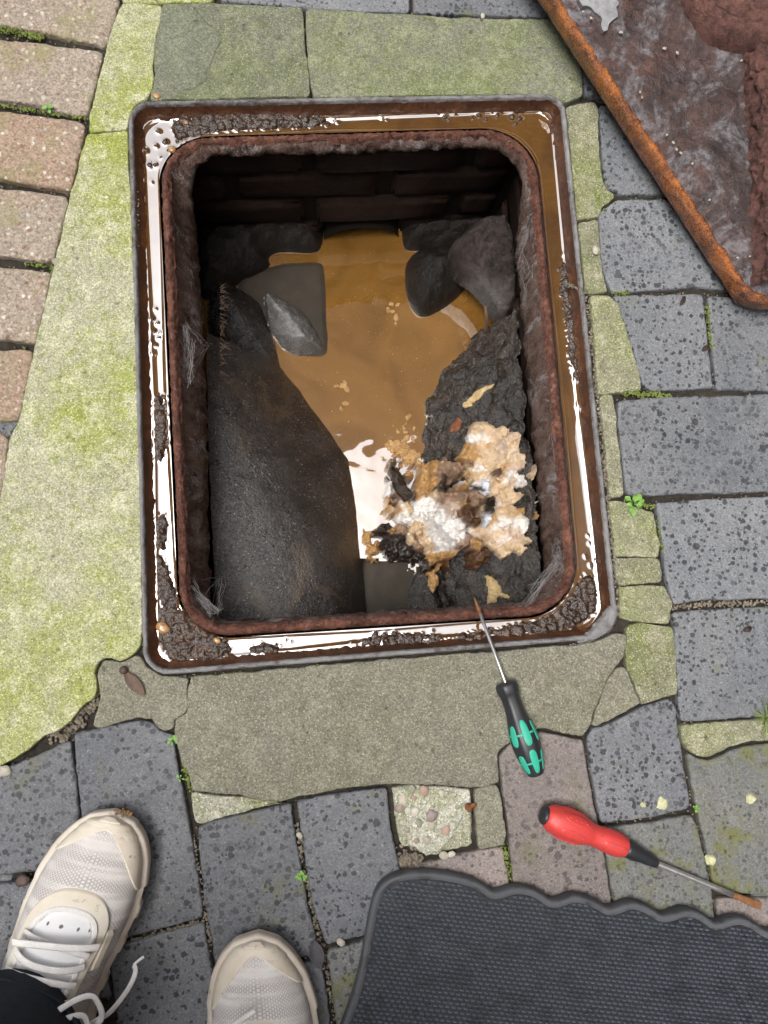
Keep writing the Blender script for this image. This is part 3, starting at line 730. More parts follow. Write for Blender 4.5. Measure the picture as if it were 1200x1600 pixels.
# ---- channel water with a meniscus around the lumps and along the iron
def smooth_water(name, outer, inner, z, mat, nrad, lumps, hw, sig, hm=.0016, ms=.0022):
    n = len(outer); V = []; A = np.array([(x, y, r) for x, y, r in lumps]) if lumps else np.zeros((0, 3))
    tt = np.linspace(0, 1, nrad)
    O = np.array([(p.x, p.y) for p in outer]); I = np.array([(p.x, p.y) for p in inner])
    wdt = np.linalg.norm(O-I, axis=1)
    Z = np.zeros((nrad, n)); XY = np.zeros((nrad, n, 2))
    for k, t in enumerate(tt):
        XY[k] = O*(1-t)+I*t
        Z[k] = hm*(np.exp(-np.maximum(0, wdt*t-.0045)/ms)+np.exp(-np.maximum(0, wdt*(1-t)-.002)/ms))
    flat = XY.reshape(-1, 2); hz = np.zeros(len(flat))
    for s in range(0, len(flat), 4000):
        d = flat[s:s+4000, None, :]-A[None, :, :2]
        dist = np.maximum(0, np.hypot(d[..., 0], d[..., 1])-A[None, :, 2]*.95)
        hz[s:s+4000] = np.exp(-dist/sig).max(axis=1) if len(A) else 0
    Z = z+Z+hw*hz.reshape(nrad, n)
    V = [(XY[k, i, 0], XY[k, i, 1], Z[k, i]) for k in range(nrad) for i in range(n)]
    Fc = [(k*n+i, k*n+(i+1) % n, (k+1)*n+(i+1) % n, (k+1)*n+i) for k in range(nrad-1) for i in range(n)]
    return mesh(name, V, Fc, mat, None, loc=(0, 0, z))
wo_ = round_quad(LIP, LIP_R, 0, 420, 70, .0128); wi_ = round_quad(RING, RING_R, 0, 420, 70, -.004)
tag(smooth_water('channel_water', wo_, wi_, ZW_CH, M['water_ch'], 26, mud+[q for e in mud_in for q in e], .0006, .0012), kind='structure')
for nm_, x, y, r in (('gravel_stone', 268, 233, 5.5), ('gravel_stone', 291, 191, 3.2), ('gravel_stone', 254, 981, 8.5), ('gravel_stone', 339, 1001, 4.5), ('gravel_stone', 247, 158, 5)):
    bm = bmesh.new(); p = G(x, y, -.008); blob(bm, (p.x, p.y, -.0085 if y != 158 else .001), r*.00068, 3, .6, .2, 1.3, -.6, 1.35)
    M.setdefault('amber', m_simple('amber_gravel', (.36, .2, .08), .35, 200, .0006, .6, .4, .5))
    tag(from_bm('gravel_stone', bm, M['amber']), {268: 'small amber stone on the sludge in the top left corner of the frame channel', 291: 'tiny pale chip on the sludge near the top left frame corner', 254: 'tan stone chip on the sludge in the bottom left corner of the frame channel', 339: 'tiny cream chip at the white water line by the bottom left frame corner', 247: 'yellow chip lying outside the top left corner of the frame lip'}[x], 'stone')

# ------------------------------------------------------------ drain chamber under the frame
ZD = -.25                                       # level of the muddy water
ch = tag(empty('drain_chamber', G(585, 600)+Vector((0, 0, -.28))), 'dark brick drain chamber below the frame with wet concrete benching and muddy water', 'drain chamber')
wall_c = line_offset(RING, .002)                # TL TR BR BL
for wi in range(4):
    a, b = wall_c[wi], wall_c[(wi+1) % 4]; t = (b-a).normalized(); cen = sum(wall_c, Vector())/4
    nn = Vector((-t.y, t.x, 0)); nn = nn if nn.dot(cen-a) > 0 else -nn       # towards the inside
    L = (b-a).length; hole = None
    if wi == 0:
        hole = ((G(508, 395, ZD)-a).dot(t), (G(625, 395, ZD)-a).dot(t))
    bm = bmesh.new()
    def box(bm, s0, s1, d0, d1, z0, z1, j=0):
        q = [a+t*s+nn*d+Vector((0, 0, z)) for z in (z0, z1) for s, d in ((s0, d0), (s1, d0), (s1, d1), (s0, d1))]
        v = [bm.verts.new(p) for p in q]
        for f in ((0, 3, 2, 1), (4, 5, 6, 7), (0, 1, 5, 4), (1, 2, 6, 5), (2, 3, 7, 6), (3, 0, 4, 7)): bm.faces.new([v[i] for i in f])
    if hole:
        box(bm, -.04, hole[0], -.06, -.008, -.36, -.024); box(bm, hole[1], L+.04, -.06, -.008, -.36, -.024); box(bm, hole[0], hole[1], -.06, -.008, -.222, -.024)
    else: box(bm, -.04, L+.04, -.06, -.008, -.36, -.085)
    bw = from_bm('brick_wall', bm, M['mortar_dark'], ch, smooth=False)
    for cr in range(5 if wi == 0 else 4):
        z1 = (-.030 if wi == 0 else -.088)-cr*.062; z0 = z1-.054; s = -.03-(cr % 2)*.1
        while s < L:
            s0, s1 = max(s, .001), min(s+.19, L-.001)
            segs = [(s0, s1)]
            if hole and z0 < -.215: segs = [(s0, min(s1, hole[0])), (max(s0, hole[1]), s1)]
            for e0, e1 in segs:
                if e1-e0 < .015: continue
                bm = bmesh.new(); jd = random.uniform(-.003, .003)
                box(bm, e0+.004, e1-.004, -.03, jd, z0, z1)
                bmesh.ops.bevel(bm, geom=bm.edges[:], offset=.004, segments=2, affect='EDGES')
                bmesh.ops.subdivide_edges(bm, edges=[e for e in bm.edges if e.calc_length() > .03], cuts=3, use_grid_fill=True)
                for v in bm.verts:
                    f = fbm(v.co, 45, 3)*.0035; v.co += nn*f
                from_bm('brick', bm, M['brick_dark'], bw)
            s += .2
    if hole:                                    # the outlet pipe in the far wall
        V, Fc = [], []; mid_ = a+t*((hole[0]+hole[1])/2); hw_ = (hole[1]-hole[0])/2
        for k, d in enumerate((.006, -.03, -.12, -.3)):
            for i in range(25):
                th = math.pi*i/24; V.append(mid_+t*(math.cos(th)*hw_*1.02)+nn*d+Vector((0, 0, -.257+.04*math.sin(th))))
        for k in range(3):
            for i in range(24): Fc.append((k*25+i, k*25+i+1, (k+1)*25+i+1, (k+1)*25+i))
        mesh('outlet_pipe', V, Fc, M['mortar_dark'], ch)
# benching, left: a smooth concrete shoulder that runs down to the channel
loft('benching', [
  px_curve([(322,520,-.135),(325,650,-.120),(330,800,-.115),(340,980,-.125),(345,1015,-.125)]),
  px_curve([(380,545,-.178),(405,680,-.150),(428,800,-.136),(445,900,-.131),(455,1015,-.131)]),
  px_curve([(418,560,-.222),(462,665,-.204),(502,760,-.190),(524,880,-.172),(538,1015,-.168)]),
  px_curve([(442,577,-.252),(498,650,-.252),(546,718,-.252),(558,800,-.253),(570,900,-.258),(580,1015,-.258)]),
  px_curve([(446,577,-.30),(502,650,-.30),(549,718,-.30),(560,800,-.30),(572,900,-.30),(582,1015,-.30)])], 200, 130, M['bench'], ch, .0026, 24, 3)
# benching, right: rough and slimy
o = loft('benching', [
  px_curve([(812,470,-.13),(815,600,-.11),(826,700,-.105),(838,800,-.105),(846,1015,-.105)]),
  px_curve([(785,500,-.17),(775,600,-.15),(785,700,-.145),(795,850,-.145),(805,1015,-.145)]),
  px_curve([(757,515,-.225),(718,590,-.2),(708,680,-.19),(715,800,-.185),(720,1015,-.185)]),
  px_curve([(750,522,-.253),(692,580,-.253),(664,632,-.253),(659,720,-.253),(656,800,-.253),(668,880,-.255),(692,960,-.258),(696,1015,-.258)]),
  px_curve([(748,522,-.30),(690,580,-.30),(662,632,-.30),(657,720,-.30),(654,800,-.30),(666,880,-.30),(690,960,-.30),(694,1015,-.30)])], 230, 150, M['bench_rough'], ch, .014, 45, 7)
o['label'] = 'rough black slimy benching under the waste'
from mathutils.bvhtree import BVHTree
def bench_tree(ob):
    L_ = wm(ob); b_ = BVHTree.FromPolygons([L_ @ v.co for v in ob.data.vertices], [tuple(p.vertices) for p in ob.data.polygons])
    def f(x, y):
        h = b_.ray_cast(Vector((x, y, 1)), Vector((0, 0, -1)))[0]
        return h.z if h else -.26
    return f
RB = o; bench_z = bench_tree(o)
dome('channel_invert', [(572,858),(660,858),(700,960),(706,1020),(560,1020),(560,900)], -.2565, .0075, M['silt'], ch, res=.003, rim=.02, amp=.0008, freq=40, tilt=(0, -.02))
dome('channel_invert', [(640,905),(668,880),(690,940),(700,1020),(640,1020),(632,960)], -.2525, .012, M['bench_rough'], ch, res=.002, rim=.012, amp=.0016, freq=110)
dome('silt_ledge', [(360,450),(385,425),(440,408),(505,405),(512,425),(513,490),(517,540),(512,560),(480,562),(440,550),(400,500)], -.2508, .0022, M['silt'], ch, res=.0016, rim=.01, power=1, amp=.0003, freq=30)
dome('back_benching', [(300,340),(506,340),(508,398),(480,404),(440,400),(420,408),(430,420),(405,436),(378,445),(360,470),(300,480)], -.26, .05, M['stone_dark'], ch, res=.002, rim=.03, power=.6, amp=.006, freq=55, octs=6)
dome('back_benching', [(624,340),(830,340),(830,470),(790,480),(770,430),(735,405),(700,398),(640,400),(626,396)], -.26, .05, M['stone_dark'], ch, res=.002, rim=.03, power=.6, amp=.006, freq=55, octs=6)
dome('silt_ledge', [(335,438),(372,452),(408,470),(425,505),(440,545),(448,580),(430,600),(395,575),(340,562),(325,500)], -.255, .055, M['bench_rough'], ch, res=.002, rim=.05, power=.7, amp=.004, freq=60, tilt=(-.25, 0), octs=5)
# brown water
dw = chaikin([G(x, y, ZD) for x, y in ((290,345),(505,360),(520,300),(610,300),(626,360),(830,345),(840,480),(800,880),(655,885),(640,935),(620,935),(612,880),(540,870),(300,900),(300,600))], 0)
V = []; res = .004
xs = np.arange(min(p.x for p in dw), max(p.x for p in dw), res); ys = np.arange(min(p.y for p in dw), max(p.y for p in dw), res)
X, Y = np.meshgrid(xs, ys); ins = in_poly([(p.x, p.y) for p in dw], X, Y); idx = -np.ones(X.shape, int)
for i, j in zip(*np.nonzero(ins)):
    idx[i, j] = len(V); V.append((X[i, j], Y[i, j], ZD+.0003*fbm((X[i, j], Y[i, j], 3), 45, 2)))
Fc = [tuple(int(k) for k in q) for i in range(X.shape[0]-1) for j in range(X.shape[1]-1) for q in [(idx[i, j], idx[i, j+1], idx[i+1, j+1], idx[i+1, j])] if min(q) >= 0]
tag(mesh('drain_water', V, Fc, M['water_dr'], loc=(0, 0, ZD)), kind='structure')
q4 = [wall_c[i] for i in range(4)]
bm = bmesh.new(); vv = [bm.verts.new((p.x+(p.x-cx)*.3, p.y+(p.y-cy)*.3, -.31)) for p in q4]; bm.faces.new(vv)
from_bm('chamber_floor', bm, M['mortar_dark'], ch, smooth=False)

# ---- loose stones standing in the water
tag(dome('stone', [(412,462),(438,474),(464,484),(488,508),(512,546),(496,554),(470,560),(452,554),(434,538),(418,505)], -.2475, .03, M['stone_wet'], res=.0013, rim=.022, power=.55, amp=.0018, freq=120, tilt=(-.1, .3), octs=5, jag=.002), 'shiny wet grey stone on the left at the edge of the muddy water', 'stone')
tag(dome('stone', [(634,408),(660,392),(705,390),(728,420),(730,455),(690,488),(655,503),(636,478),(630,440)], -.256, .062, M['stone_dark'], res=.0016, rim=.04, power=.5, amp=.0035, freq=70, octs=6), 'dark rounded stone block standing in the muddy water near the outlet', 'stone')
o = dome('rubble_chunk', [(696,392),(722,372),(742,352),(800,350),(812,480),(790,500),(778,490),(764,465),(742,440),(715,425)], -.185, .062, M['stone_rough'], res=.0016, rim=.022, power=.5, amp=.008, freq=75, octs=7, sink=.03)
tag(o, 'rough dark rubble chunk jutting from the right chamber wall over the water', 'rubble')
M['root'] = m_simple('dead_root', (.12, .075, .045), .8, 200, .001)
bm = bmesh.new(); tube(bm, [G(758,478,-.17), G(761,500,-.19), G(759,520,-.22), G(752,530,-.245)], [.002, .0028, .0024, .003], 8)
tag(from_bm('root', bm, M['root']), 'thin brown root hanging below the rubble chunk to the water', 'root')

# ------------------------------------------------------------ unseen walls: front and right mirror in the water, left and back added for contrast
def m_wall():
    b = MB('unseen_wall_brick'); b.co()
    x = b.n('ShaderNodeTexBrick'); b.l(b.scale((1, 1, 1)), x.inputs['Vector']); x.inputs['Scale'].default_value = 1
    x.inputs['Brick Width'].default_value = .225; x.inputs['Row Height'].default_value = .075; x.inputs['Mortar Size'].default_value = .01
    x.inputs['Color1'].default_value = (.07, .035, .024, 1); x.inputs['Color2'].default_value = (.09, .045, .03, 1); x.inputs['Mortar'].default_value = (.09, .08, .07, 1)
    return b.done(x.outputs[0], .9)
M['wall'] = m_wall()
def wall_slab(name, w_, h_, loc, rz):
    bm = bmesh.new(); bmesh.ops.create_cube(bm, size=1)
    bmesh.ops.scale(bm, verts=bm.verts, vec=(w_, h_, .25))
    me = bpy.data.meshes.new(name); bm.to_mesh(me); bm.free()
    o = link(name, me, M['wall']); o.rotation_euler = (R(90), 0, rz); o.location = loc
    return tag(o, kind='structure')
wall_slab('unseen_wall', 3.6, 5.6, (1.45, 1.55, 2.75), 0)
wall_slab('unseen_wall', 4.2, 5.6, (1.95, -.45, 2.75), R(90))
wall_slab('unseen_wall', 5.0, 4.6, (-2.6, -.6, 2.25), R(90))  # left wall, added out of view to cut off low sky light
wall_slab('unseen_wall', 5.0, 4.6, (-.3, -3.0, 2.25), 0)  # back wall, likewise added to narrow the open sky

# ------------------------------------------------------------ greasy waste dumped on the benching
def m_waste(name, stops, scale=60, wet=.5, bd=.004, dist=1.2):
    b = MB(name); b.co()
    n1 = b.noise(scale, 6, .65, dist); n2 = b.noise(scale*4, 4, .7, .5)
    f = b.math('ADD', b.math('MULTIPLY', n1, .75), b.math('MULTIPLY', n2, .25))
    col = b.ramp(f, stops)
    nm = b.bump(b.math('ADD', n1, b.math('MULTIPLY', n2, .6)), .9, bd)
    return b.done(col, .6-.45*wet, nm, spec=.5)
M['grease'] = m_waste('white_grease', [(.32, (.2, .1, .045)), (.41, (.52, .34, .19)), (.48, (.72, .6, .46)), (.6, (.8, .77, .74)), (.75, (.5, .5, .52))], 40, .6, .006)
M['fringe'] = m_waste('cream_curd', [(.3, (.1, .045, .02)), (.4, (.36, .22, .12)), (.48, (.62, .45, .31)), (.57, (.74, .62, .5)), (.72, (.7, .6, .58))], 55, .4, .008)
M['tan'] = m_waste('tan_sponge', [(.3, (.16, .07, .02)), (.45, (.4, .22, .08)), (.58, (.58, .36, .16)), (.72, (.66, .48, .26))], 90, .4, .005)
M['brown'] = m_waste('brown_lump', [(.3, (.03, .012, .005)), (.48, (.1, .045, .015)), (.62, (.19, .09, .03)), (.76, (.32, .18, .08))], 70, .85, .003)
M['taupe'] = m_waste('taupe_paper_pulp', [(.3, (.09, .055, .035)), (.46, (.26, .17, .11)), (.6, (.42, .3, .22)), (.75, (.52, .42, .34))], 60, .6, .005)
M['dark'] = m_waste('dark_slime', [(.3, (.008, .005, .004)), (.5, (.025, .015, .01)), (.66, (.06, .038, .024)), (.8, (.13, .09, .06))], 60, .9, .004)
M['paper'] = m_waste('wet_white_paper', [(.3, (.6, .62, .66)), (.5, (.8, .81, .83)), (.7, (.86, .86, .87))], 60, .5, .002)
M['yellow'] = m_waste('yellow_grease_spot', [(.3, (.55, .28, .05)), (.5, (.75, .5, .14)), (.7, (.82, .68, .34))], 60, .6, .003)
wa = tag(empty('waste_clump', G(700, 800, -.2)), 'greasy white and tan clump of dumped waste lying across the drain channel', 'waste')
K = dict(W=(.80,.77,.73), C=(.62,.46,.29), P=(.55,.41,.32), T=(.46,.26,.095), Y=(.74,.48,.16), B=(.10,.044,.016), D=(.020,.012,.008), U=(.30,.19,.125), S=(.78,.80,.85))
LUMPS = [(640,800,24,40,'W'),(665,795,28,46,'W'),(690,815,30,50,'W'),(700,842,24,46,'W'),(650,825,18,38,'C'),(715,822,20,48,'W'),(672,846,18,36,'C'),(626,800,14,34,'C'),(637,794,8,49,'Y'),(641,800,6,50,'Y'),
 (665,758,22,46,'T'),(670,735,18,42,'T'),(655,780,12,42,'T'),(655,725,10,30,'T'),(680,775,12,46,'C'),(690,740,22,44,'U'),(711,734,14,44,'U'),(700,775,18,48,'U'),(740,778,16,52,'U'),(725,758,12,52,'T'),(705,795,16,50,'P'),(722,778,12,52,'U'),
 (727,800,15,62,'B'),(735,812,10,58,'B'),(722,786,10,58,'T'),(750,868,16,44,'B'),(746,880,10,36,'B'),(768,783,7,60,'D'),(766,792,6,58,'D'),(776,735,8,50,'B'),(745,850,14,44,'T'),(728,846,14,46,'U'),(712,852,12,44,'U'),
 (613,746,11,34,'D'),(619,758,11,36,'D'),(627,768,12,36,'U'),(634,778,11,38,'U'),(608,783,11,32,'T'),(612,800,12,32,'T'),(604,792,8,28,'T'),
 (576,838,13,18,'T'),(580,858,12,18,'T'),(578,874,9,16,'T'),(590,828,9,22,'T'),(600,832,18,30,'D'),(608,856,20,32,'D'),(635,862,20,34,'D'),(655,870,16,30,'D'),(622,842,16,36,'D'),(648,850,14,36,'U'),(627,828,12,40,'U'),(690,722,12,28,'D'),(665,884,12,28,'D'),(688,760,9,52,'D'),(694,750,7,48,'D'),
 (680,868,16,34,'T'),(700,866,12,36,'T'),(668,862,10,34,'C'),(692,880,10,28,'B'),(675,896,10,24,'T'),(676,911,9,22,'T'),
 (757,757,11,34,'S'),(760,772,9,34,'S'),(762,800,9,34,'S'),(756,812,9,34,'S'),(722,752,6,54,'S'),(750,765,8,30,'D')]
FP = [(729,700),(742,694),(750,684),(746,672),(754,668),(762,676),(776,680),(787,670),(794,690),(800,715),(806,742),(813,768),(819,800),(815,826),(806,842),(803,857),(785,861),(775,850),(755,850),(735,846),(722,836),(738,815),(746,790),(742,770),(733,750),(726,730)]
fpp = [(x, y) for x, y in FP]
random.seed(23)
nf = 0
while nf < 150:
    x, y = random.uniform(722, 820), random.uniform(668, 862)
    if in_poly(fpp, np.array([float(x)]), np.array([float(y)]))[0]:
        LUMPS.append((x, y, random.uniform(9, 19), random.uniform(10, 20), random.choice('CCCCPPWWCT'))); nf += 1
for _ in range(70):
    x, y = random.uniform(610, 740), random.uniform(720, 870)
    LUMPS.append((x, y, random.uniform(5, 11), random.uniform(22, 42), random.choice('UUTCBWUDT')))
def wbase(x, y): return max(bench_z(x, y), ZD)
LW = []
for x, y, r, h, k in LUMPS:
    p = G(x, y, -.2); z = wbase(p.x, p.y)
    for _ in range(2): p = G(x, y, z+h*.0008); z = wbase(p.x, p.y)
    LW.append((p.x, p.y, r*.00083, h*.001, *K[k]))
LW = np.array(LW)
lo = LW[:, :2].min(0)-.02; hi = LW[:, :2].max(0)+.02; res = .00105
xs = np.arange(lo[0], hi[0], res); ys = np.arange(lo[1], hi[1], res); X, Y = np.meshgrid(xs, ys)
WX, WY, N1, N2 = (np.zeros(X.shape) for _ in range(4)); BZ = np.zeros(X.shape)
for i in range(X.shape[0]):
    for j in range(X.shape[1]):
        q = Vector((X[i, j], Y[i, j], 1.7))
        WX[i, j] = fbm(q, 75, 4); WY[i, j] = fbm(q+Vector((4, 2, 0)), 75, 4)
        N1[i, j] = 1-2.6*abs(fbm(q, 110, 5)); N2[i, j] = fbm(q, 260, 3); BZ[i, j] = wbase(X[i, j], Y[i, j])
UX, UY = X+WX*.013, Y+WY*.013
HS = np.zeros(X.shape); CS = np.zeros(X.shape+(3,)); WS = np.zeros(X.shape)+1e-30
for cx_, cy_, r, h, cr, cg, cb in LW:
    d2 = ((UX-cx_)**2+(UY-cy_)**2)/(r*r); hh = h*np.clip(1-d2, 0, 1)**.55
    HS += hh**7; wgt = (hh*1000)**9; WS += wgt; CS += wgt[..., None]*np.array([cr, cg, cb])
Hh = HS**(1/7); CS = CS/WS[..., None]
Zw = BZ+Hh*(1+.16*N1+.1*N2)+.0016*N1
keep = Hh > .004; idx = -np.ones(X.shape, int); V, CC, Fc = [], [], []
for i, j in zip(*np.nonzero(keep)):
    idx[i, j] = len(V); edge = not keep[max(0, i-1):i+2, max(0, j-1):j+2].all()
    V.append((X[i, j], Y[i, j], BZ[i, j]-.004 if edge else Zw[i, j])); CC.append(CS[i, j])
for i in range(X.shape[0]-1):
    for j in range(X.shape[1]-1):
        q = (idx[i, j], idx[i, j+1], idx[i+1, j+1], idx[i+1, j])
        if min(q) >= 0: Fc.append(tuple(int(k) for k in q))
b = MB('wet_waste'); b.co(); at = b.n('ShaderNodeAttribute', attribute_name='Stain')
n1 = b.noise(70, 6, .7, 1.2); n2 = b.noise(330, 4, .7, .4); b.p.inputs['Subsurface Weight'].default_value = 0.0
c_ = b.mix(b.math('MULTIPLY', b.step(n1, .46, .34), .6), at.outputs['Color'], b.mix(1.0, at.outputs['Color'], (.42, .3, .2), 'MULTIPLY'))
c_ = b.mix(b.math('MULTIPLY', b.step(n1, .54, .68), .5), c_, b.mix(.45, c_, (.8, .76, .72)))
c_ = b.mix(b.math('MULTIPLY', b.step(n2, .42, .3), .6), c_, b.mix(1.0, c_, (.5, .4, .3), 'MULTIPLY'))
M['waste'] = b.done(c_, b.rng(n1, .3, .7, .2, .55), b.bump(b.math('ADD', n2, n1), .8, .003), spec=.5)
gm = mesh('soggy_mass', V, Fc, M['waste'], wa)
ca2 = gm.data.color_attributes.new('Stain', 'FLOAT_COLOR', 'POINT')
ca2.data.foreach_set('color', np.concatenate([np.array(CC), np.ones((len(CC), 1))], axis=1).astype(np.float32).ravel())
def lump(x, y, z, r, mat, st=1.0, rot=0, name='lump', fl=.85):
    bm = bmesh.new(); c = G(x, y, z); blob(bm, c, r*1.05, 5, fl, .5, 1.5, rot, st)
    for v in bm.verts: v.co += (v.co-c).normalized()*(.004*fbm(v.co, 130, 5)+.003*(.5-abs(fbm(v.co+Vector((2, 3, 1)), 90, 4))*2))*(r/.01)
    return from_bm(name, bm, M[mat], wa)
lump(727, 801, -.148, .0085, 'brown', 1.15, .3); lump(750, 869, -.152, .0095, 'brown', 1.0); lump(768, 786, -.14, .005, 'brown', 1.7, 1.3); lump(677, 908, -.222, .006, 'tan', 1.7, 1.5)
bm = bmesh.new(); tube(bm, [G(611, 742, -.236), G(613, 738, -.222), G(619, 748, -.206), G(628, 764, -.2), G(638, 778, -.205)], [.004, .0072, .0082, .0085, .008], 20)
bmesh.ops.subdivide_edges(bm, edges=bm.edges[:], cuts=2, use_grid_fill=True)
for v in bm.verts: v.co += Vector((1, .8, 1.2))*.004*fbm(v.co, 90, 4)
from_bm('dark_finger', bm, M['dark'], wa)
# smears and crumbs of the same stuff, apart from the clump
for nm, px, z, lb in (
  ('cream', [(760,896),(775,901),(787,914),(785,924),(800,930),(796,937),(783,931),(775,944),(762,948),(768,930),(765,910)], -.145, 'branching cream smear on the black benching beside the screwdriver tip'),
  ('cream', [(722,632),(733,622),(745,612),(764,606),(766,611),(752,620),(740,634),(728,640)], -.185, 'thin tan smear on the black benching above the waste clump'),
  ('rusty', [(704,668),(712,652),(722,646),(724,660),(718,672),(708,674)], -.18, 'small rust red patch on the black benching below the thin tan smear')):
    M.setdefault('rusty', m_waste('rust_patch', [(.3, (.1, .03, .01)), (.5, (.22, .08, .03)), (.7, (.3, .12, .05))], 80, .3))
    M.setdefault('cream', m_waste('cream_smear', [(.3, (.3, .18, .07)), (.5, (.58, .42, .2)), (.7, (.72, .6, .36))], 80, .3))
    tag(dome('grease_smear', px, z, .0035, M[nm], res=.0012, rim=.004, power=.4, amp=.0018, freq=160, jag=.004, base=bench_z), lb, 'grease')
bm = bmesh.new()
for px, n in (([(602,692),(625,688),(652,712),(648,720),(625,712)], 60), ([(640,735),(600,720),(615,700),(650,715)], 14), ([(600,695),(618,690),(640,700),(655,712),(650,722),(632,715),(612,705)], 70), ([(610,660),(640,650),(655,690),(640,700)], 12), ([(520,600),(540,590),(545,640),(528,640)], 10), ([(600,480),(620,470),(625,500),(610,515)], 8)):
    for x, y, r in scatter_poly(px, ZD, n, .0012, .0042): blob(bm, (x, y, ZD+.0002), r, 2, .45, .4, 1.4, random.random()*6, 1.5)
for x, y, r in scatter_poly([(450,570),(520,420),(640,430),(740,520),(670,600),(650,690),(560,700)], ZD, 55, .0002, .0008): blob(bm, (x, y, ZD), r, 1, .5, .2)
tag(from_bm('floating_scum', bm, M['tan']), 'tan scum and specks floating on the muddy water', None, None, 'stuff')

# ------------------------------------------------------------ manhole cover, underside up
P0, P1 = G(1177, 508, .02), G(842, -6, .048)
cv = tag(empty('manhole_cover', P0), 'heavy rusted manhole cover turned underside up with an orange rim and a diagonal rib', 'manhole cover')
ua = (P1-P0).normalized(); ub = Vector((ua.y, -ua.x, 0)).normalized(); ub = (ub+Vector((0, 0, .13))).normalized(); un = ub.cross(ua)
if un.z < 0: un = -un
CW, CLn = .43, .56
def CP(a, b, h=0): return P0+ua*a+ub*b+un*h
def crect(ins, h, r=.045, n=60):
    out = []
    rr = max(.004, r-ins)
    for (ca, cb, a0) in ((ins+rr, ins+rr, 270), (ins+rr, CW-ins-rr, 180), (CLn-ins-rr, CW-ins-rr, 90), (CLn-ins-rr, ins+rr, 0)):
        for k in range(25):
            th = R(a0-k*90/24)
            out.append((ca+rr*math.cos(th), cb+rr*math.sin(th)))
    q = resample([Vector((x, y, 0)) for x, y in out], n=520)
    return [CP(p.x, p.y, h) for p in q]
ring_loft('cover_rim', [crect(.003, -.012), crect(.0, .0), crect(.0003, .013), crect(.0015, .019), crect(.0045, .0205), crect(.0075, .019), crect(.009, .014), crect(.0105, .006), crect(.0125, -.002)],
          M['cover_rim'], cv, amp=[.001, .0024, .004, .005, .0055, .0055, .005, .003, .001], freq=95, octs=6)
V, Fc, na, nb = [], [], 190, 150
for i in range(na):
    for j in range(nb):
        a = .012+(CLn-.024)*i/(na-1); b = .012+(CW-.024)*j/(nb-1)
        q = Vector((a*1.0, b, 3.3)); d = min(a, b, CW-b, CLn-a)-.012
        step_ = .004*max(0, min(1, (d-.02+.006*fbm(q, 40, 3))/.006))
        V.append(CP(a, b, .001+step_+.006*fbm(q, 26, 6)+.0026*fbm(q, 130, 4)))
for i in range(na-1):
    for j in range(nb-1): Fc.append((i*nb+j, i*nb+j+1, (i+1)*nb+j+1, (i+1)*nb+j))
mesh('cover_plate', V, Fc, M['cover_plate'], cv)
bm = bmesh.new(); bmesh.ops.create_grid(bm, x_segments=2, y_segments=2, size=1); bm.clear()
uv_ = [bm.verts.new(CP(a, b, -.012)) for a, b in ((.003, .03), (.003, CW-.03), (.03, CW-.003), (CLn-.03, CW-.003), (CLn-.003, CW-.03), (CLn-.003, .03), (CLn-.03, .003), (.03, .003))]
bm.faces.new(uv_); from_bm('cover_face', bm, M['cover_plate'], cv, smooth=False)
def cover_ab(px, py):                          # photograph pixel -> position on the plate
    o_ = Vector((0, 0, H)); dirv = (G(px, py, 0)-o_); k = (P0-o_).dot(un)/dirv.dot(un); p = o_+dirv*k-P0
    return p.dot(ua), p.dot(ub)
def bar(name, ab0, ab1, w_, h_, mat, amp=.003):
    w_ *= .85
    a = Vector((*ab0, 0)); b = Vector((*ab1, 0)); t = (b-a).normalized(); n = Vector((-t.y, t.x, 0)); rows = []
    for d, hh in ((-w_*.75, -.002), (-w_*.5, h_*.55), (-w_*.38, h_), (-w_*.12, h_*1.04), (w_*.15, h_*.98), (w_*.38, h_), (w_*.5, h_*.5), (w_*.75, -.002)):
        rows.append([CP((a.lerp(b, k/80)+n*d).x, (a.lerp(b, k/80)+n*d).y, hh) for k in range(81)])
    return loft(name, rows, 200, 40, M[mat], cv, amp, 95, 6)
bar('cover_rib', cover_ab(1193, 448), cover_ab(1172, 95), .022, .027, 'cover_rib', .008)
ca_, cb_ = cover_ab(1158, -8)
bar('cover_rib', (ca_+.06, cb_+.02), (CLn-.02, cb_+.06), .022, .025, 'cover_rib', .006)
bar('cover_rib', (ca_, cb_+.05), (ca_-.02, CW-.02), .022, .025, 'cover_rib', .006)
V, Fc = [], []; pr = [(.074, -.002), (.071, .018), (.065, .027), (.054, .028), (.046, .022), (.042, .010), (.036, .008), (.02, .009), (.0, .009)]; nn_ = 120
for r_, h_ in pr:
    for k in range(nn_):
        th = 2*math.pi*k/nn_; q = Vector((ca_+r_*math.cos(th), cb_+r_*math.sin(th), 0)); j = Vector((fbm(q*1.0, 50, 4), fbm(q+Vector((3, 1, 0)), 50, 4), 0))*.006
        V.append(CP(q.x+j.x, q.y+j.y, h_+.007*fbm(q+Vector((0, 0, h_*4)), 55, 5)))
for i in range(len(pr)-1):
    for k in range(nn_): Fc.append((i*nn_+k, i*nn_+(k+1) % nn_, (i+1)*nn_+(k+1) % nn_, (i+1)*nn_+k))
mesh('keyhole_boss', V, Fc, M['cover_rib'], cv)
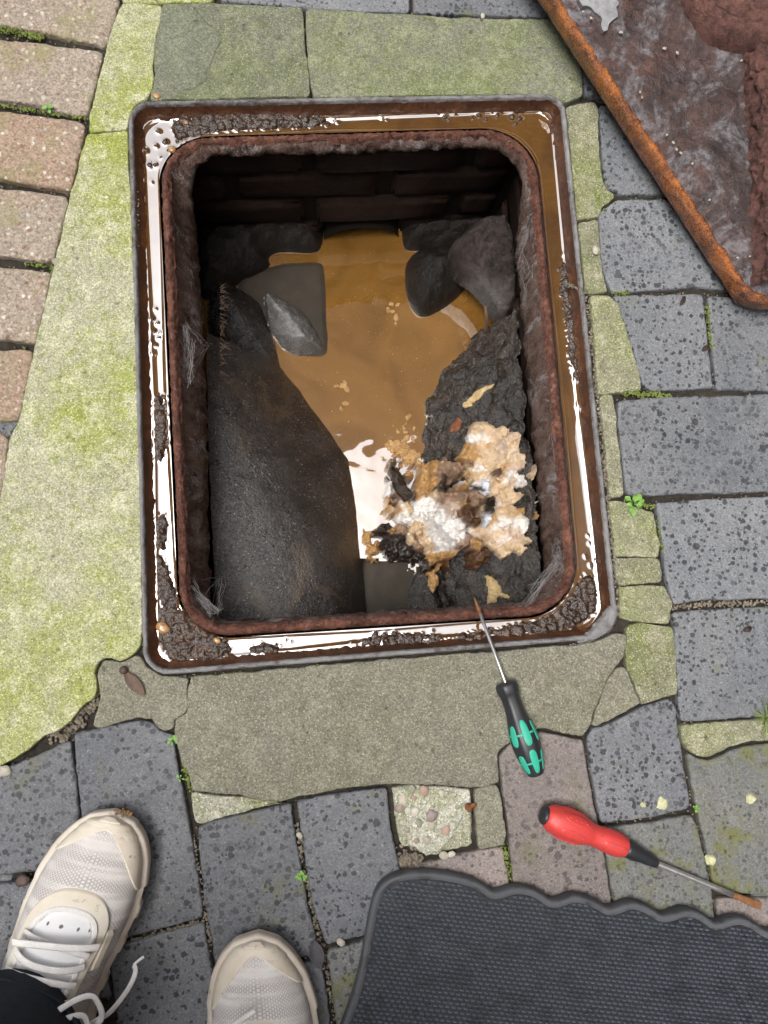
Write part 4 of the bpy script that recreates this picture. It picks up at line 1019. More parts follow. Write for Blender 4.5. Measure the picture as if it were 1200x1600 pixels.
def flake(px):
    ab = [cover_ab(x, y) for x, y in px]; P = chaikin([Vector((a, b, 0)) for a, b in ab], 1); P = resample(P, .003)
    P = [p+Vector((fbm(p, 120, 3), fbm(p+Vector((5, 5, 0)), 120, 3), 0))*.006 for p in P]
    bm = bmesh.new(); lo = [bm.verts.new(CP(p.x, p.y, .004)) for p in P]; hi = [bm.verts.new(CP(p.x, p.y, .0098+.001*fbm(p, 60, 2))) for p in P]
    for i in range(len(P)): j = (i+1) % len(P); bm.faces.new((lo[i], lo[j], hi[j], hi[i]))
    f = bm.faces.new(hi); bmesh.ops.triangulate(bm, faces=[f]); bmesh.ops.recalc_face_normals(bm, faces=bm.faces[:])
    from_bm('scale_flake', bm, M['scale'], cv, smooth=False)
flake([(893,-4),(935,-8),(960,-4),(959,20),(956,40),(945,50),(938,62),(930,55),(932,35),(915,22),(898,14)])
flake([(1095,10),(1150,-4),(1200,0),(1215,30),(1190,42),(1160,32),(1130,34),(1108,24)]) if False else None
bm = bmesh.new()
for x, y, r in [(994,152,3),(997,160,2.5),(1036,218,3),(1046,230,3.5),(1051,240,3.5),(1058,246,3.5),(1076,262,3),(1103,318,2.5),(1147,407,3),(1166,405,2.5),(1185,88,4.5),(1152,104,3),(1187,173,2.5),(1032,85,4),(1052,92,4),(964,60,4),(905,28,3),(917,38,3)]:
    a, b = cover_ab(x, y); blob(bm, CP(a, b, .008), r*.00042, 2, .7, .3, 1.3, random.random()*3, 1.4)
M['crumb'] = m_simple('pale_crumb', (.42, .39, .32), .6, 300, .0005)
tag(from_bm('lime_crumbs', bm, M['crumb'], cv), kind='stuff')

# ------------------------------------------------------------ screwdrivers
M['rubber'] = m_simple('black_rubber', (.022, .024, .028), .42, 500, .0002, .5, .3)
M['green'] = None
def m_grip(name, c, d):
    b = MB(name); b.co(); n1 = b.noise(45, 6, .7, .5)
    col = b.mix(b.step(n1, .5, .68), c, d); col = b.mix(b.step(b.noise(160, 4, .75), .62, .72), col, tuple(x*.45 for x in d))
    return b.done(col, b.rng(n1, .3, .7, .35, .6), b.bump(b.noise(420, 3), .3, .0005), spec=.45)
M['green'] = m_grip('green_plastic', (.035, .41, .28), (.05, .33, .23)); M['red'] = m_grip('red_rubber', (.6, .055, .05), (.47, .06, .05))
M['steel'] = m_simple('satin_steel', (.72, .72, .72), .38, 260, .0003, .5, .2, None, .9)
M['rusty_tip'] = m_rust('rusty_blade', [(.3, (.08, .03, .012)), (.5, (.2, .085, .03)), (.7, (.3, .14, .06))], 120, .2, .001)
def driver_patch(name, p0, p1, P, s0, s1, th, half, mat, parent, off=.0005, power=2.2, n=26):
    a, s, u = frame_axes(p0, p1); V, idx, Fc = [], {}, []
    for i in range(n+1):
        for j in range(n+1):
            x, y = 2*i/n-1, 2*j/n-1
            m_ = max(abs(x), abs(y)); k = 1 if m_ == 0 else m_/((abs(x)**power+abs(y)**power)**(1/power))
            x, y = x*k, y*k
            t = (s0+s1)/2+x*(s1-s0)/2; an = th+y*half
            edge = max(abs(2*i/n-1), abs(2*j/n-1)); o_ = off if edge < .9 else -off*1.2
            r = prof(P, t)+o_
            idx[i, j] = len(V); V.append(p0+a*t+s*(r*math.cos(an))+u*(r*math.sin(an)))
    for i in range(n):
        for j in range(n): Fc.append((idx[i, j], idx[i, j+1], idx[i+1, j+1], idx[i+1, j]))
    return V, Fc
def merged(name, parts, mat, parent):
    V, Fc = [], []
    for v, f in parts:
        o_ = len(V); V += v; Fc += [tuple(k+o_ for k in q) for q in f]
    return mesh(name, V, Fc, mat, parent)
# green and black one: blade on the frame rim, handle on the concrete
gt, gc, ge = G(741, 934, .0035), G(789.5, 1066, .0115), G(837, 1207, .0125)
ax_ = (ge-gc).normalized(); gd = tag(empty('screwdriver', gc), 'screwdriver with a black and green handle resting its blade on the rusty frame rim', 'screwdriver')
GP = smooth_prof([(0, 0), (0, .0075), (.0015, .0112), (.006, .0118), (.0105, .0113), (.015, .0098), (.026, .0095), (.036, .0104), (.046, .0126), (.058, .0144), (.066, .0146), (.076, .0136), (.087, .0113), (.096, .0088), (.099, .0078), (.1, .0)])
lathe('handle', gc, ge, GP, M['rubber'], gd, 48, 6, .025)
for s0, s1, ph in ((.038, .067, 0), (.069, .0965, 0)):
    parts = []
    for k in range(6):
        th = R(90+4)+k*R(60); hw_ = R(19) if s0 < .05 else R(20)
        parts.append(driver_patch('g', gc, ge, GP, s0+(.004 if k % 2 else 0), s1-(.001 if k % 2 else 0), th, hw_*.98, None, None, .00055, 3.2))
        m_ = (s0+s1)/2+.001; parts.append(driver_patch('g', gc, ge, GP, m_-.0013, m_+.0013, th+R(30), R(16), None, None, .00045, 6, 8))
    merged('grip_inlay', parts, M['green'], gd)
L_ = (gt-gc).length
lathe('shaft', gc, gt, [(-.002, .0019), (.0, .0019), (L_-.017, .0019)], M['steel'], gd, 20)
lathe('blade_tip', gc, gt, [(L_-.017, .0019), (L_-.012, .0021), (L_-.004, .0014), (L_, .0005)], M['rusty_tip'], gd, 16)
# red one lying on the pavers
rt, rc, re_, rf = G(1189, 1416, .0022), G(1026, 1349, .0082), G(978, 1325, .0105), G(851, 1274, .0165)
rd = tag(empty('screwdriver', rc), 'red handled flat screwdriver with a rusty tip lying on the pavers beside the mat', 'screwdriver')
Lr = (re_-rf).length
RP = smooth_prof([(0, 0), (0, .0085), (.003, .0115), (.010, .0145), (.022, .0158), (.034, .0154), (.046, .0136), (.052, .0112), (.058, .0108), (.066, .0118), (.076, .0125), (.086, .012), (Lr-.003, .0104), (Lr-.0005, .0096), (Lr, 0)])
lathe('handle', rf, re_, RP, M['red'], rd, 48, 6, .02)
lathe('end_cap', rf, re_, [(-.0035, .0), (-.0032, .0075), (-.001, .0092), (.003, .0097)], M['rubber'], rd, 30)
for k in range(6):
    th = R(90-24)+k*R(60)
    g_ = merged('grip_panel', [driver_patch('r', rf, re_, RP, .014, .047, th, R(20), None, None, .0006, 2.4)], M['red'], rd)
    a, s, u = frame_axes(rf, re_); bm = bmesh.new()
    for t in (.021, .0275, .034, .0405):
        r = prof(RP, t)+.0005; blob(bm, rf+a*t+s*(r*math.cos(th))+u*(r*math.sin(th)), .0013, 2, .8, 0)
    from_bm('grip_stud', bm, M['red'], g_)
merged('grip_panel', [driver_patch('r', rf, re_, RP, .063, .094, R(80), R(20), None, None, .0007, 4)], M['red'], rd)
Lc = (rc-re_).length
lathe('collar', re_, rc, [(-.002, .0086), (.002, .0092), (.012, .0086), (.02, .0068), (.024, .0066), (Lc-.002, .0054), (Lc, .0046), (Lc+.0006, .0)], M['rubber'], rd, 28)
Ls = (rt-rc).length
lathe('shaft', rc, rt, [(-.003, .003), (0, .003), (Ls*.55, .0029), (Ls-.034, .0029)], M['steel'], rd, 20)
lathe('blade', rc, rt, [(Ls-.034, .0029), (Ls-.022, .0034), (Ls-.009, .0042), (Ls-.001, .0037), (Ls, .0033)], M['rusty_tip'], rd, 20, flat=lambda t: (1, max(.2, 1-(t-Ls+.034)/.03)))

# ------------------------------------------------------------ kneeling mat
mt = tag(empty('kneeling_mat', G(880, 1560)), 'dark grey foam kneeling mat with a woven texture and a scalloped edge', 'mat')
def m_foam(name, c, r):
    b = MB(name); b.co(); wet = b.step(b.noise(38, 3, .6), .52, .62); wet2 = b.step(b.vor(60)[0], .24, .16)
    k = b.math('MAXIMUM', b.math('MULTIPLY', wet, .6), b.math('MULTIPLY', wet2, .8))
    col = b.mix(k, c, tuple(x*.35 for x in c)); fine = b.noise(500, 3, .7)
    col = b.mix(b.rng(fine, .3, .7, .35, 0), col, tuple(x*.5 for x in c))
    return b.done(col, b.rng(k, 0, 1, r, .3), b.bump(fine, .4, .0008), spec=.45)
M['foam_edge'] = m_foam('foam_edge', (.085, .09, .1), .7)
M['foam'] = m_foam('foam_top', (.012, .0135, .018), .6)
M['foam_knob'] = m_foam('foam_weave', (.076, .09, .118), .38)
MZ = .016
top = [(583,1412),(588,1395),(600,1380),(618,1370),(640,1365),(668,1364),(700,1368),(735,1375),(757,1386),(770,1397),(785,1395),(802,1388),(825,1389),(845,1397),(862,1411),(880,1408),(893,1401),(915,1403),(935,1411),(951,1423),(968,1419),(985,1411),(1005,1415),(1022,1424),(1036,1434),(1053,1430),(1070,1423),(1092,1427),(1108,1437),(1119,1447),(1135,1441),(1155,1435),(1175,1441),(1192,1453),(1204,1460),(1222,1455),(1240,1450),(1262,1458),(1285,1474),
       (1276,1540),(1255,1640),(1236,1740),(880,1700),(545,1655),(520,1640),(530,1620),(552,1562),(565,1510),(575,1450)]
P = [G(x, y, MZ) for x, y in top]; 
if area2(P) < 0: P.reverse()
P = resample(chaikin(P, 2), .003); n = len(P); nn = normals2(P)
nn = [(nn[i-3]+nn[i-2]+nn[i-1]+nn[i]+nn[(i+1) % n]+nn[(i+2) % n]+nn[(i+3) % n]).normalized() for i in range(n)]
V, Fc = [], []
for ins, z in ((-.0005, .0), (-.0015, .006), (-.001, .0128), (.0004, .0150), (.0012, .0153), (.0036, .0155), (.0044, .0151), (.0052, .0146), (.0064, .0146)):
    for a, b in zip(P, nn): q = a+b*ins; V.append((q.x, q.y, z))
for k in range(8):
    for i in range(n): Fc.append((k*n+i, k*n+(i+1) % n, (k+1)*n+(i+1) % n, (k+1)*n+i))
mesh('foam_edge', V, Fc, M['foam_edge'], mt)
V = [(a+b*.0060) for a, b in zip(P, nn)]; V = [Vector((v.x, v.y, .0146)) for v in V]
mesh('foam_pad', V, [tuple(range(n))], M['foam'], mt, smooth=False)
e1 = (G(1150, 1436, MZ)-G(640, 1372, MZ)).normalized(); e2 = Vector((-e1.y, e1.x, 0)); o_ = G(575, 1380, MZ); PP = [(v.x, v.y) for v in P]
pu, pv = .0061, .0042
ii, jj = np.meshgrid(np.arange(-20, 110), np.arange(-70, 20))
X = o_.x+e1.x*(ii+.5*(jj % 2))*pu+e2.x*jj*pv; Y = o_.y+e1.y*(ii+.5*(jj % 2))*pu+e2.y*jj*pv
ok = in_poly(PP, X, Y) & (edge_dist(PP, X, Y) > .0068)
V, Fc = [], []
for x, y in zip(X[ok], Y[ok]):
    h = .0022+random.uniform(-.0004, .0004); k0 = len(V)
    for sx, sy, z in ((.5, .46, -.0005), (.42, .36, h*.7), (.26, .2, h)):
        for cx2, cy2 in ((-1, -.6), (-.7, -1), (.7, -1), (1, -.6), (1, .6), (.7, 1), (-.7, 1), (-1, .6)):
            q = Vector((x, y, .0146+z))+e1*(cx2*sx*.0047)+e2*(cy2*sy*.0028); V.append(q)
    for k in range(2):
        for i in range(8): Fc.append((k0+k*8+i, k0+k*8+(i+1) % 8, k0+k*8+8+(i+1) % 8, k0+k*8+8+i))
    Fc.append(tuple(k0+16+i for i in range(8)))
tag(mesh('foam_weave', V, Fc, M['foam_knob'], mt), kind='stuff')

# ------------------------------------------------------------ person: shoes and trousers
def m_knit():
    b = MB('white_knit'); b.co(); uv = b.uv
    w_ = b.n('ShaderNodeTexBrick', offset=.5); b.l(b.scale((1, 1, 1), uv), w_.inputs['Vector'])
    w_.inputs['Scale'].default_value = 1; w_.inputs['Brick Width'].default_value = .0030; w_.inputs['Row Height'].default_value = .0026; w_.inputs['Mortar Size'].default_value = .0007; w_.inputs['Mortar Smooth'].default_value = .6
    band = b.noise(60, 2, .5, 0, b.scale((1.6, .12, 1), uv)); dirt = b.noise(16, 4, .6)
    hole = b.math('MULTIPLY', w_.outputs['Fac'], b.step(band, .38, .6))
    col = b.mix(b.rng(dirt, .35, .7, 0, .6), (.72, .69, .67), (.55, .5, .46))
    col = b.mix(b.math('MULTIPLY', hole, .62), col, (.26, .24, .24))
    fine = b.noise(700, 2, .7)
    col = b.mix(b.rng(fine, .3, .7, .25, 0), col, (.4, .37, .35))
    nm = b.bump(b.math('SUBTRACT', b.math('MULTIPLY', fine, .4), hole), .55, .0009)
    return b.done(col, .88, nm, spec=.25)
M['knit'] = m_knit()
def m_cream(name, c, d):
    b = MB(name); b.co(); n1 = b.noise(38, 5, .65); n2 = b.noise(9, 3)
    col = b.mix(b.rng(b.math('ADD', b.math('MULTIPLY', n1, .5), b.math('MULTIPLY', n2, .5)), .38, .62, 0, 1), c, d)
    col = b.mix(b.step(b.noise(120, 3, .7), .62, .74), col, tuple(x*.55 for x in d))
    return b.done(col, .55, b.bump(b.noise(300, 3), .25, .0006), spec=.4)
M['cap'] = m_cream('cream_overlay', (.72, .67, .58), (.6, .52, .41))
M['stay'] = m_cream('offwhite_overlay', (.74, .70, .61), (.66, .59, .48))
M['sole'] = m_cream('offwhite_midsole', (.7, .64, .56), (.6, .52, .43))
def m_tongue():
    b = MB('white_tongue'); b.co()
    o = b.vor(1, co=b.scale((68, 100, 1), b.uv), rnd=0.0); hole = b.step(o[0], .13, .08)
    col = b.mix(hole, b.mix(b.noise(30, 3), (.78, .78, .8), (.68, .68, .69)), (.14, .13, .13))
    return b.done(col, .75, b.bump(b.noise(500, 2), .3, .0006), spec=.3)
M['tongue'] = m_tongue()
M['lace'] = m_simple('white_lace', (.74, .72, .7), .85, 600, .0004, .2, .1)
M['cloth'] = m_simple('navy_cloth', (.012, .016, .024), .8, 700, .0004, .3, .3)
SL = .295
TT = [0, .02, .06, .12, .2, .28, .36, .45, .55, .65, .75, .85, .93, .98, 1]
MED = [.012, .032, .044, .051, .0545, .0535, .048, .041, .036, .035, .036, .036, .030, .016, 0]
LAT = [.012, -.006, -.019, -.031, -.040, -.045, -.047, -.049, -.046, -.042, -.039, -.036, -.029, -.016, 0]
HT = [.034, .040, .045, .050, .056, .066, .077, .089, .101, .112, .112, .108, .1, .092, .085]
def lerp_(t, ys):
    t = min(1, max(0, t))
    for i in range(len(TT)-1):
        if t <= TT[i+1]:
            k = (t-TT[i])/(TT[i+1]-TT[i]); return ys[i]+(ys[i+1]-ys[i])*k
    return ys[-1]
def sm(t, ys):
    d = .016; return (lerp_(t-d, ys)+2*lerp_(t, ys)+lerp_(t+d, ys))/4 if .03 < t < .97 else lerp_(t, ys)
def shoe(parent, toe, apx, mir):
    tw = G(*toe, .012); a1 = (G(toe[0]+apx[0]*100, toe[1]+apx[1]*100, .012)-tw); a1.z = 0; a1.normalize()   # towards the heel
    ax = Vector((-a1.y, a1.x, 0)); ax = ax if ax.x > 0 else -ax; ax = ax*mir
    base = Vector((tw.x, tw.y, 0))
    root = link('shoe', None, None, parent, base) if False else empty('shoe', base)
    root.parent = parent; root.matrix_parent_inverse = wm(parent).inverted()
    def S(t, ph, off=0):
        m_, l_ = sm(t, MED), sm(t, LAT); xc, hw = (m_+l_)/2, (m_-l_)/2*.97
        h = sm(t, HT); z0 = .026
        c, s_ = math.cos(ph), math.sin(ph)
        x = xc+(hw+off)*math.copysign(abs(c)**.78, c); z = z0+(h-z0+off)*abs(s_)**.72
        tt = t*SL+(.012*(1-abs(s_)**.7)-off)*max(0, (.1-t)/.1)*0
        return base+a1*(t*SL-(off if t < .05 else 0))+ax*x+Vector((0, 0, z))
    def grid(name, f, nu, nv, mat, uvf=None):
        V, UV, Fc = [], [], []
        for i in range(nu):
            for j in range(nv):
                t, ph, off = f(i/(nu-1), j/(nv-1)); p = S(t, ph, off); V.append(p); UV.append((t*SL, ph*.05))
        for i in range(nu-1):
            for j in range(nv-1):
                q = (i*nv+j, i*nv+j+1, (i+1)*nv+j+1, (i+1)*nv+j); Fc.append(q if mir > 0 else q[::-1])
        return mesh(name, V, Fc, M[mat], root, uv=UV)
    crease = lambda t, ph: .0008*math.sin(t*70+1.5*math.cos(ph))*max(0, 1-abs(t-.3)/.1)*math.sin(ph)**2
    grid('upper', lambda u, v: (.004+.985*u, math.pi*v, crease(.004+.985*u, math.pi*v)), 110, 60, 'knit')
    def capf(u, v):
        ph = math.pi*v; k = abs(math.cos(ph)); tb = .034+.10*k**1.5+.08*max(0, math.cos(ph))**2
        e = .0015 if .02 < u < .96 else -.0012
        return (.002+tb*u, ph, e)
    grid('toe_cap', capf, 40, 60, 'cap')
    def bumper(u, v):
        ph = math.pi*(.3+.34*v); tb = .003+.014*u
        return (tb, ph, .0028 if .06 < u < .94 and .03 < v < .97 else -.001)
    grid('toe_bumper', bumper, 14, 30, 'sole')
    def ustrip(u, v, wi, wo, fi, fo, off):
        # v runs round the throat from the outer side over the front to the inner side
        hw_ = wi+(wo-wi)*u; fr_ = fi+(fo-fi)*u; q = (v-.5)*2
        if abs(q) < .45: an = q/.45*math.pi/2; t = .33-(.33-fr_)*math.cos(an); x = hw_*math.sin(an)
        else: t = .33+(abs(q)-.45)/.55*.34; x = math.copysign(hw_*(1-.12*(abs(q)-.45)), q)
        return (t, math.pi/2-x, off if .08 < u < .92 else -.0012)
    grid('tongue', lambda u, v: (.262+.42*u, math.pi/2+(v-.5)*2*.62*min(1, .35+u*3), .0006+.0012*math.sin(math.pi*v)), 50, 26, 'tongue')
    grid('eyestay', lambda u, v: ustrip(u, v, .50, .78, .262, .20, .0024), 12, 120, 'stay')
    grid('eyestay', lambda u, v: ustrip(u, v, .47, .56, .265, .245, .0036), 8, 120, 'lace')
    grid('side_patch', lambda u, v: (.29+.13*u, math.pi/2-(.72+.24*v+.08*u), .0033 if .08 < u < .92 and .1 < v < .9 else -.001), 16, 14, 'cap')
    # sole: midsole with a groove and notches on the flank
    nO = 260; out = []
    for k in range(nO):
        q = k/nO*2
        if q < 1: t = q; t = .5-.5*math.cos(math.pi*t); out.append((t, sm(t, MED)))
        else: t = 2-q; t = .5-.5*math.cos(math.pi*t); out.append((t, sm(t, LAT)))
    cen = Vector((.5*SL, 0, 0)); P = [Vector((t*SL, x, 0)) for t, x in out]
    P = resample(P, n=nO); nn = normals2(P); sgn = 1 if area2(P) > 0 else -1; V, Fc = [], []
    nn = [(nn[i-2]+nn[i-1]+nn[i]+nn[(i+1) % nO]+nn[(i+2) % nO]).normalized() for i in range(nO)]
    for ins, z in ((.006, 0), (.001, .002), (-.003, .007), (-.0045, .012), (-.0032, .0145), (-.005, .017), (-.005, .023), (-.0035, .027), (-.0005, .0275), (.002, .031), (.008, .032)):
        for k, (p, q) in enumerate(zip(P, nn)):
            i_ = ins
            if .004 < z < .024: 
                w_ = (k*.39) % 5.2; i_ += .0032 if (1.0 < w_ < 4.2 and .2 < p.x/SL < .9) else 0
            r = p+q*sgn*i_; V.append(base+a1*r.x+ax*r.y+Vector((0, 0, z+(.012*max(0, .14-r.x/SL)/.14)**1 if z < .002 else z+.004*max(0, .12-r.x/SL)/.12)))
    m_ = 11
    for k in range(m_-1):
        for i in range(nO):
            q = (k*nO+i, k*nO+(i+1) % nO, (k+1)*nO+(i+1) % nO, (k+1)*nO+i); Fc.append(q if sgn*mir > 0 else q[::-1])
    Fc.append(tuple((m_-1)*nO+i for i in range(nO))); mesh('sole', V, Fc, M['sole'], root)
    # laces
    def lace(pts, w_=.0031):
        bm = bmesh.new(); c = chaikin([Vector(p) for p in pts], 3, closed=False); tube(bm, c, w_, 8, .26); return from_bm('lace', bm, M['lace'], root)
    rows = [(.33, .36), (.375, .385), (.42, .43), (.455, .47), (.49, .48), (.51, .53), (.545, .535), (.57, .58), (.35, .325)]
    for i, (ta, tb) in enumerate(rows):
        pts = []
        for k in range(9):
            v = k/8; x = (v-.5)*2*.56; t = ta+(tb-ta)*v+.012*math.sin(math.pi*v)*(1 if i % 2 else -.6)
            pts.append(S(t, math.pi/2-x*mir, .0045+.0035*math.sin(math.pi*v)+.001*i))
        lace(pts)
    return root, S, lace
pe = tag(empty('person', G(230, 1600)), 'person in worn white running shoes and dark navy trousers standing at the bottom edge', 'person')
s1, S1, lace1 = shoe(pe, (163, 1264), (-.25, 1), 1)
lace1([S1(.6, 1.2, .008), G(152, 1592, .085), G(166, 1588, .075), G(186, 1566, .06), G(204, 1540, .05), G(213, 1518, .045), G(209, 1508, .042)], .0023)
lace1([G(209, 1508, .042), G(216, 1501, .041), G(225, 1495, .04)], .0013)
lace1([S1(.56, 1.9, .008), S1(.53, 1.5, .016), G(140, 1545, .1), G(160, 1578, .09), G(158, 1597, .085), G(140, 1605, .085), S1(.6, 1.35, .01)], .0026)
lace1([S1(.55, 2.0, .01), S1(.575, 1.6, .016), G(128, 1575, .1), G(140, 1610, .095)], .0026)
bm = bmesh.new()
for x, y, r in scatter_poly([(178,1262),(190,1260),(208,1268),(205,1278),(186,1274)], .04, 26, .0006, .0022): blob(bm, (x, y, .0445), r*.8, 1, .4, .4)
M['rust_mud'] = m_simple('rusty_mud_spot', (.2, .1, .035), .6, 300, .0008)
tag(from_bm('mud_speck', bm, M['rust_mud'], s1), kind='stuff')
s2, S2, lace2 = shoe(pe, (424, 1456), (-.02, 1), -1)
lace2([G(398, 1580, .075), G(380, 1592, .08), G(362, 1606, .085)], .0024)
def leg(ps, rs, n=40):
    rows = []; pts = chaikin([Vector(p) for p in ps], 2, closed=False); rr = chaikin([Vector((r, 0, 0)) for r in rs], 2, closed=False)
    return pts, [r.x for r in rr]
bm = bmesh.new()
def cloth_tube(ps, rs):
    pts, rr = leg(ps, rs); n = 48; prev = None; pts = resample(pts, n=60, closed=False); rr = [v.x for v in resample([Vector((r, i*.001, 0)) for i, r in enumerate(rr)], n=60, closed=False)]
    for p, r in zip(pts, rr):
        ring = []
        for k in range(n):
            th = 2*math.pi*k/n; q = Vector((math.cos(th), math.sin(th)*1.05, 0)); f = 1+.09*fbm(p*6+q*.6, 2.2, 3)
            ring.append(bm.verts.new(p+q*r*f))
        if prev:
            for k in range(n): bm.faces.new((prev[k], prev[(k+1) % n], ring[(k+1) % n], ring[k]))
        prev = ring
A1 = G(-14, 1692, .1); A2 = G(415, 1900, .1)
cloth_tube([A1+Vector((0, 0, -.012)), A1+Vector((0, -.004, .02)), A1+Vector((.0, -.01, .1)), A1+Vector((.01, -.02, .4)), A1+Vector((.06, -.12, .7)), A1+Vector((.11, -.22, .86))], [.079, .080, .077, .082, .098, .125])
cloth_tube([A2+Vector((0, 0, -.012)), A2+Vector((0, -.004, .02)), A2+Vector((.0, -.01, .1)), A2+Vector((-.01, -.0, .4)), A2+Vector((-.03, -.05, .7)), A2+Vector((-.05, -.08, .86))], [.079, .080, .077, .082, .098, .125])
tr = from_bm('trousers', bm, M['cloth'], pe)
bm = bmesh.new(); c = A1+Vector((0, -.003, .004)); tube(bm, [c+Vector((math.cos(2*math.pi*k/40)*.0815, math.sin(2*math.pi*k/40)*.085, .004*math.sin(k))) for k in range(41)], .0022, 6)
from_bm('hem', bm, M['cloth'], tr)

# ------------------------------------------------------------ plants, leaves, seeds, grit
M['leaf'] = m_simple('weed_leaf', (.16, .33, .06), .5, 200, .0005, .4, .3)
M['blade'] = m_simple('grass_blade', (.2, .27, .08), .6, 200, .0003, .4, .3)
def weed(name, px, n, size, label, z=0.0, spread=1.0):
    c = G(*px, z); root = tag(empty(name, c), label, 'weed')
    for k in range(n):
        th = k*2.4+random.uniform(-.4, .4); el = random.uniform(.15, .9); L = size*random.uniform(.6, 1.15); st = size*random.uniform(.1, .9)*spread
        d = Vector((math.cos(th), math.sin(th), 0)); sd_ = Vector((-d.y, d.x, 0)); b0 = c+d*st+Vector((0, 0, .002+el*size*.6)); bm = bmesh.new(); rows = []
        for i in range(7):
            u = i/6; w_ = L*.42*math.sin(math.pi*min(1, u*.92+.06))**.8; p = b0+d*L*u+Vector((0, 0, L*(.25*u-.35*u*u)))
            rows.append([bm.verts.new(p-sd_*w_+Vector((0, 0, w_*.3))), bm.verts.new(p), bm.verts.new(p+sd_*w_+Vector((0, 0, w_*.3)))])
        for a, b in zip(rows, rows[1:]):
            for j in range(2): bm.faces.new((a[j], a[j+1], b[j+1], b[j]))
        tube(bm, [c+Vector((0, 0, -.005)), c+d*st*.5+Vector((0, 0, .001+el*size*.4)), b0], .00035, 5)
        from_bm('leaf', bm, M['leaf'], root)
    return root
weed('weed', (990, 788), 9, .0075, 'small bright green weed between the frame strip and a blue paver on the right')
weed('weed', (270, 1156), 7, .0042, 'tiny green weed in the crack below the bottom left corner of the frame', -.003)
weed('weed', (281, 1216), 4, .0032, 'tiniest sprout in the joint left of the mossy mortar strip', -.003)
weed('weed', (471, 1368), 10, .0042, 'narrow green weed in the joint between the shoes and the mat', -.003, .8)
weed('weed', (76, 172), 6, .0045, 'pale green sprig in the joint of the beige blocks', -.002)
weed('weed', (1084, 1262), 4, .003, 'tiny sprout at the paver joint above the shaft of the red screwdriver', -.003)
c = G(1196, 1122); root = tag(empty('grass_tuft', c), 'small grass tuft at the right edge of the photo below a blue paver', 'grass tuft')
bm = bmesh.new()
for k in range(16):
    th = R(random.uniform(60, 300)); L = random.uniform(.012, .03); d = Vector((math.cos(th), math.sin(th), 0))
    tube(bm, [c+d*L*u+Vector((0, 0, L*(1.1*u-.9*u*u))) for u in (0, .3, .6, 1)], [.0007, .0007, .0005, .0001], 4, .3)
from_bm('grass_blade', bm, M['blade'], root)
M['deadleaf'] = m_simple('grey_dead_leaf', (.16, .155, .17), .5, 150, .001, .4, .3)
M['seed'] = m_simple('sycamore_seed', (.24, .17, .13), .7, 150, .001, .3, .4)
def leafshape(name, px0, px1, w_, mat, label, cat, z=.001, curl=.25, parent=None):
    a, b = G(*px0, z), G(*px1, z); d = b-a; L = d.length; d.normalize(); s = Vector((-d.y, d.x, 0)); rows = []; bm = bmesh.new()
    for i in range(17):
        u = i/16; w2 = w_*math.sin(math.pi*min(1, max(0, u*.96+.03)))**.75; row = []
        for j in range(9):
            v = (j-4)/4; p = a+d*L*u+s*v*w2; p.z = z+.001+curl*w_*(v*v)*.8+.001*fbm(p, 160, 2)+.0015*math.sin(math.pi*u)
            row.append(bm.verts.new(p))
        rows.append(row)
    for r0, r1 in zip(rows, rows[1:]):
        for j in range(8): bm.faces.new((r0[j], r0[j+1], r1[j+1], r1[j]))
    bmesh.ops.solidify(bm, geom=bm.faces[:], thickness=.0005)
    o = from_bm(name, bm, M[mat], parent)
    return tag(o, label, cat) if label else o
leafshape('dead_leaf', (490, 1468), (500, 1512), .0075, 'deadleaf', 'grey dead leaf curled in the joint right of the second shoe', 'leaf')
sg = tag(empty('sycamore_seed', G(210, 1065)), 'brown winged sycamore seed lying on the cracked concrete by the frame corner', 'seed')
leafshape('wing', (195, 1050), (226, 1086), .0062, 'seed', None, None, .0008, .12, sg)
bm = bmesh.new(); p = G(194, 1047); blob(bm, (p.x, p.y, .003), .0042, 3, .7, .15); M['seed_dark'] = m_simple('seed_nut', (.07, .045, .035), .6, 200, .0008); from_bm('nut', bm, M['seed_dark'], sg)
leafshape('leaf_scrap', (1096, 548), (1108, 541), .003, 'seed_dark', 'small brown leaf scrap on the square blue paver right of the frame', 'leaf')
leafshape('leaf_scrap', (1062, 478), (1070, 463), .0025, 'seed_dark', 'small brown leaf scrap near the top joint of a blue paver below the cover', 'leaf')
leafshape('leaf_scrap', (1160, 986), (1174, 980), .003, 'seed_dark', 'reddish leaf scrap on the blue paver at the lower right of the frame', 'leaf')
for px, r, m_, lb in (((88, 409), 5.5, 'peb5', 'dark round pebble at the edge of the beige blocks'), ((8, 1204), 8, 'crumb', 'white pebble at the left edge below the pale concrete'), ((930, 392), 6, 'crumb', 'white lime speck on the right concrete strip beside the frame'),
                      ((732, 1262), 5.5, 'rusty', 'dark red rust crumb on the pebbly mortar square'), ((740, 1258), 4, 'rusty', 'smaller dark red crumb right of another on the pebbly mortar square'), ((694, 1336), 6, 'crumb', 'white pebble chip at the lower edge of the mortar square'), ((705, 1334), 4.5, 'peb3', 'grey chip beside the white one at the lower edge of the mortar square'),
                      ((754, 26), 4, 'peb3', 'pale pebble on the joint above the top concrete'), ((533, 1472), 5, 'crumb', 'cream crumb on the lower paver joint between the leaf and the mat'), ((36, 1376), 8, 'seed_dark', 'flat grey stone in the joint left of the first shoe'), ((66, 1372), 6, 'peb3', 'tan pebble beside the flat grey stone left of the first shoe'), ((468, 1305), 4, 'crumb', 'white chip in the joint above the narrow weed')):
    bm = bmesh.new(); p = G(*px); blob(bm, (p.x, p.y, .0012), r*.00068, 3, .5, .25, 1.3, random.random()*3, 1.3)
    tag(from_bm('pebble', bm, M[m_]), lb, 'pebble')
M['lichen'] = m_simple('pale_lichen', (.5, .5, .3), .9, 300, .0015, .2, .3)
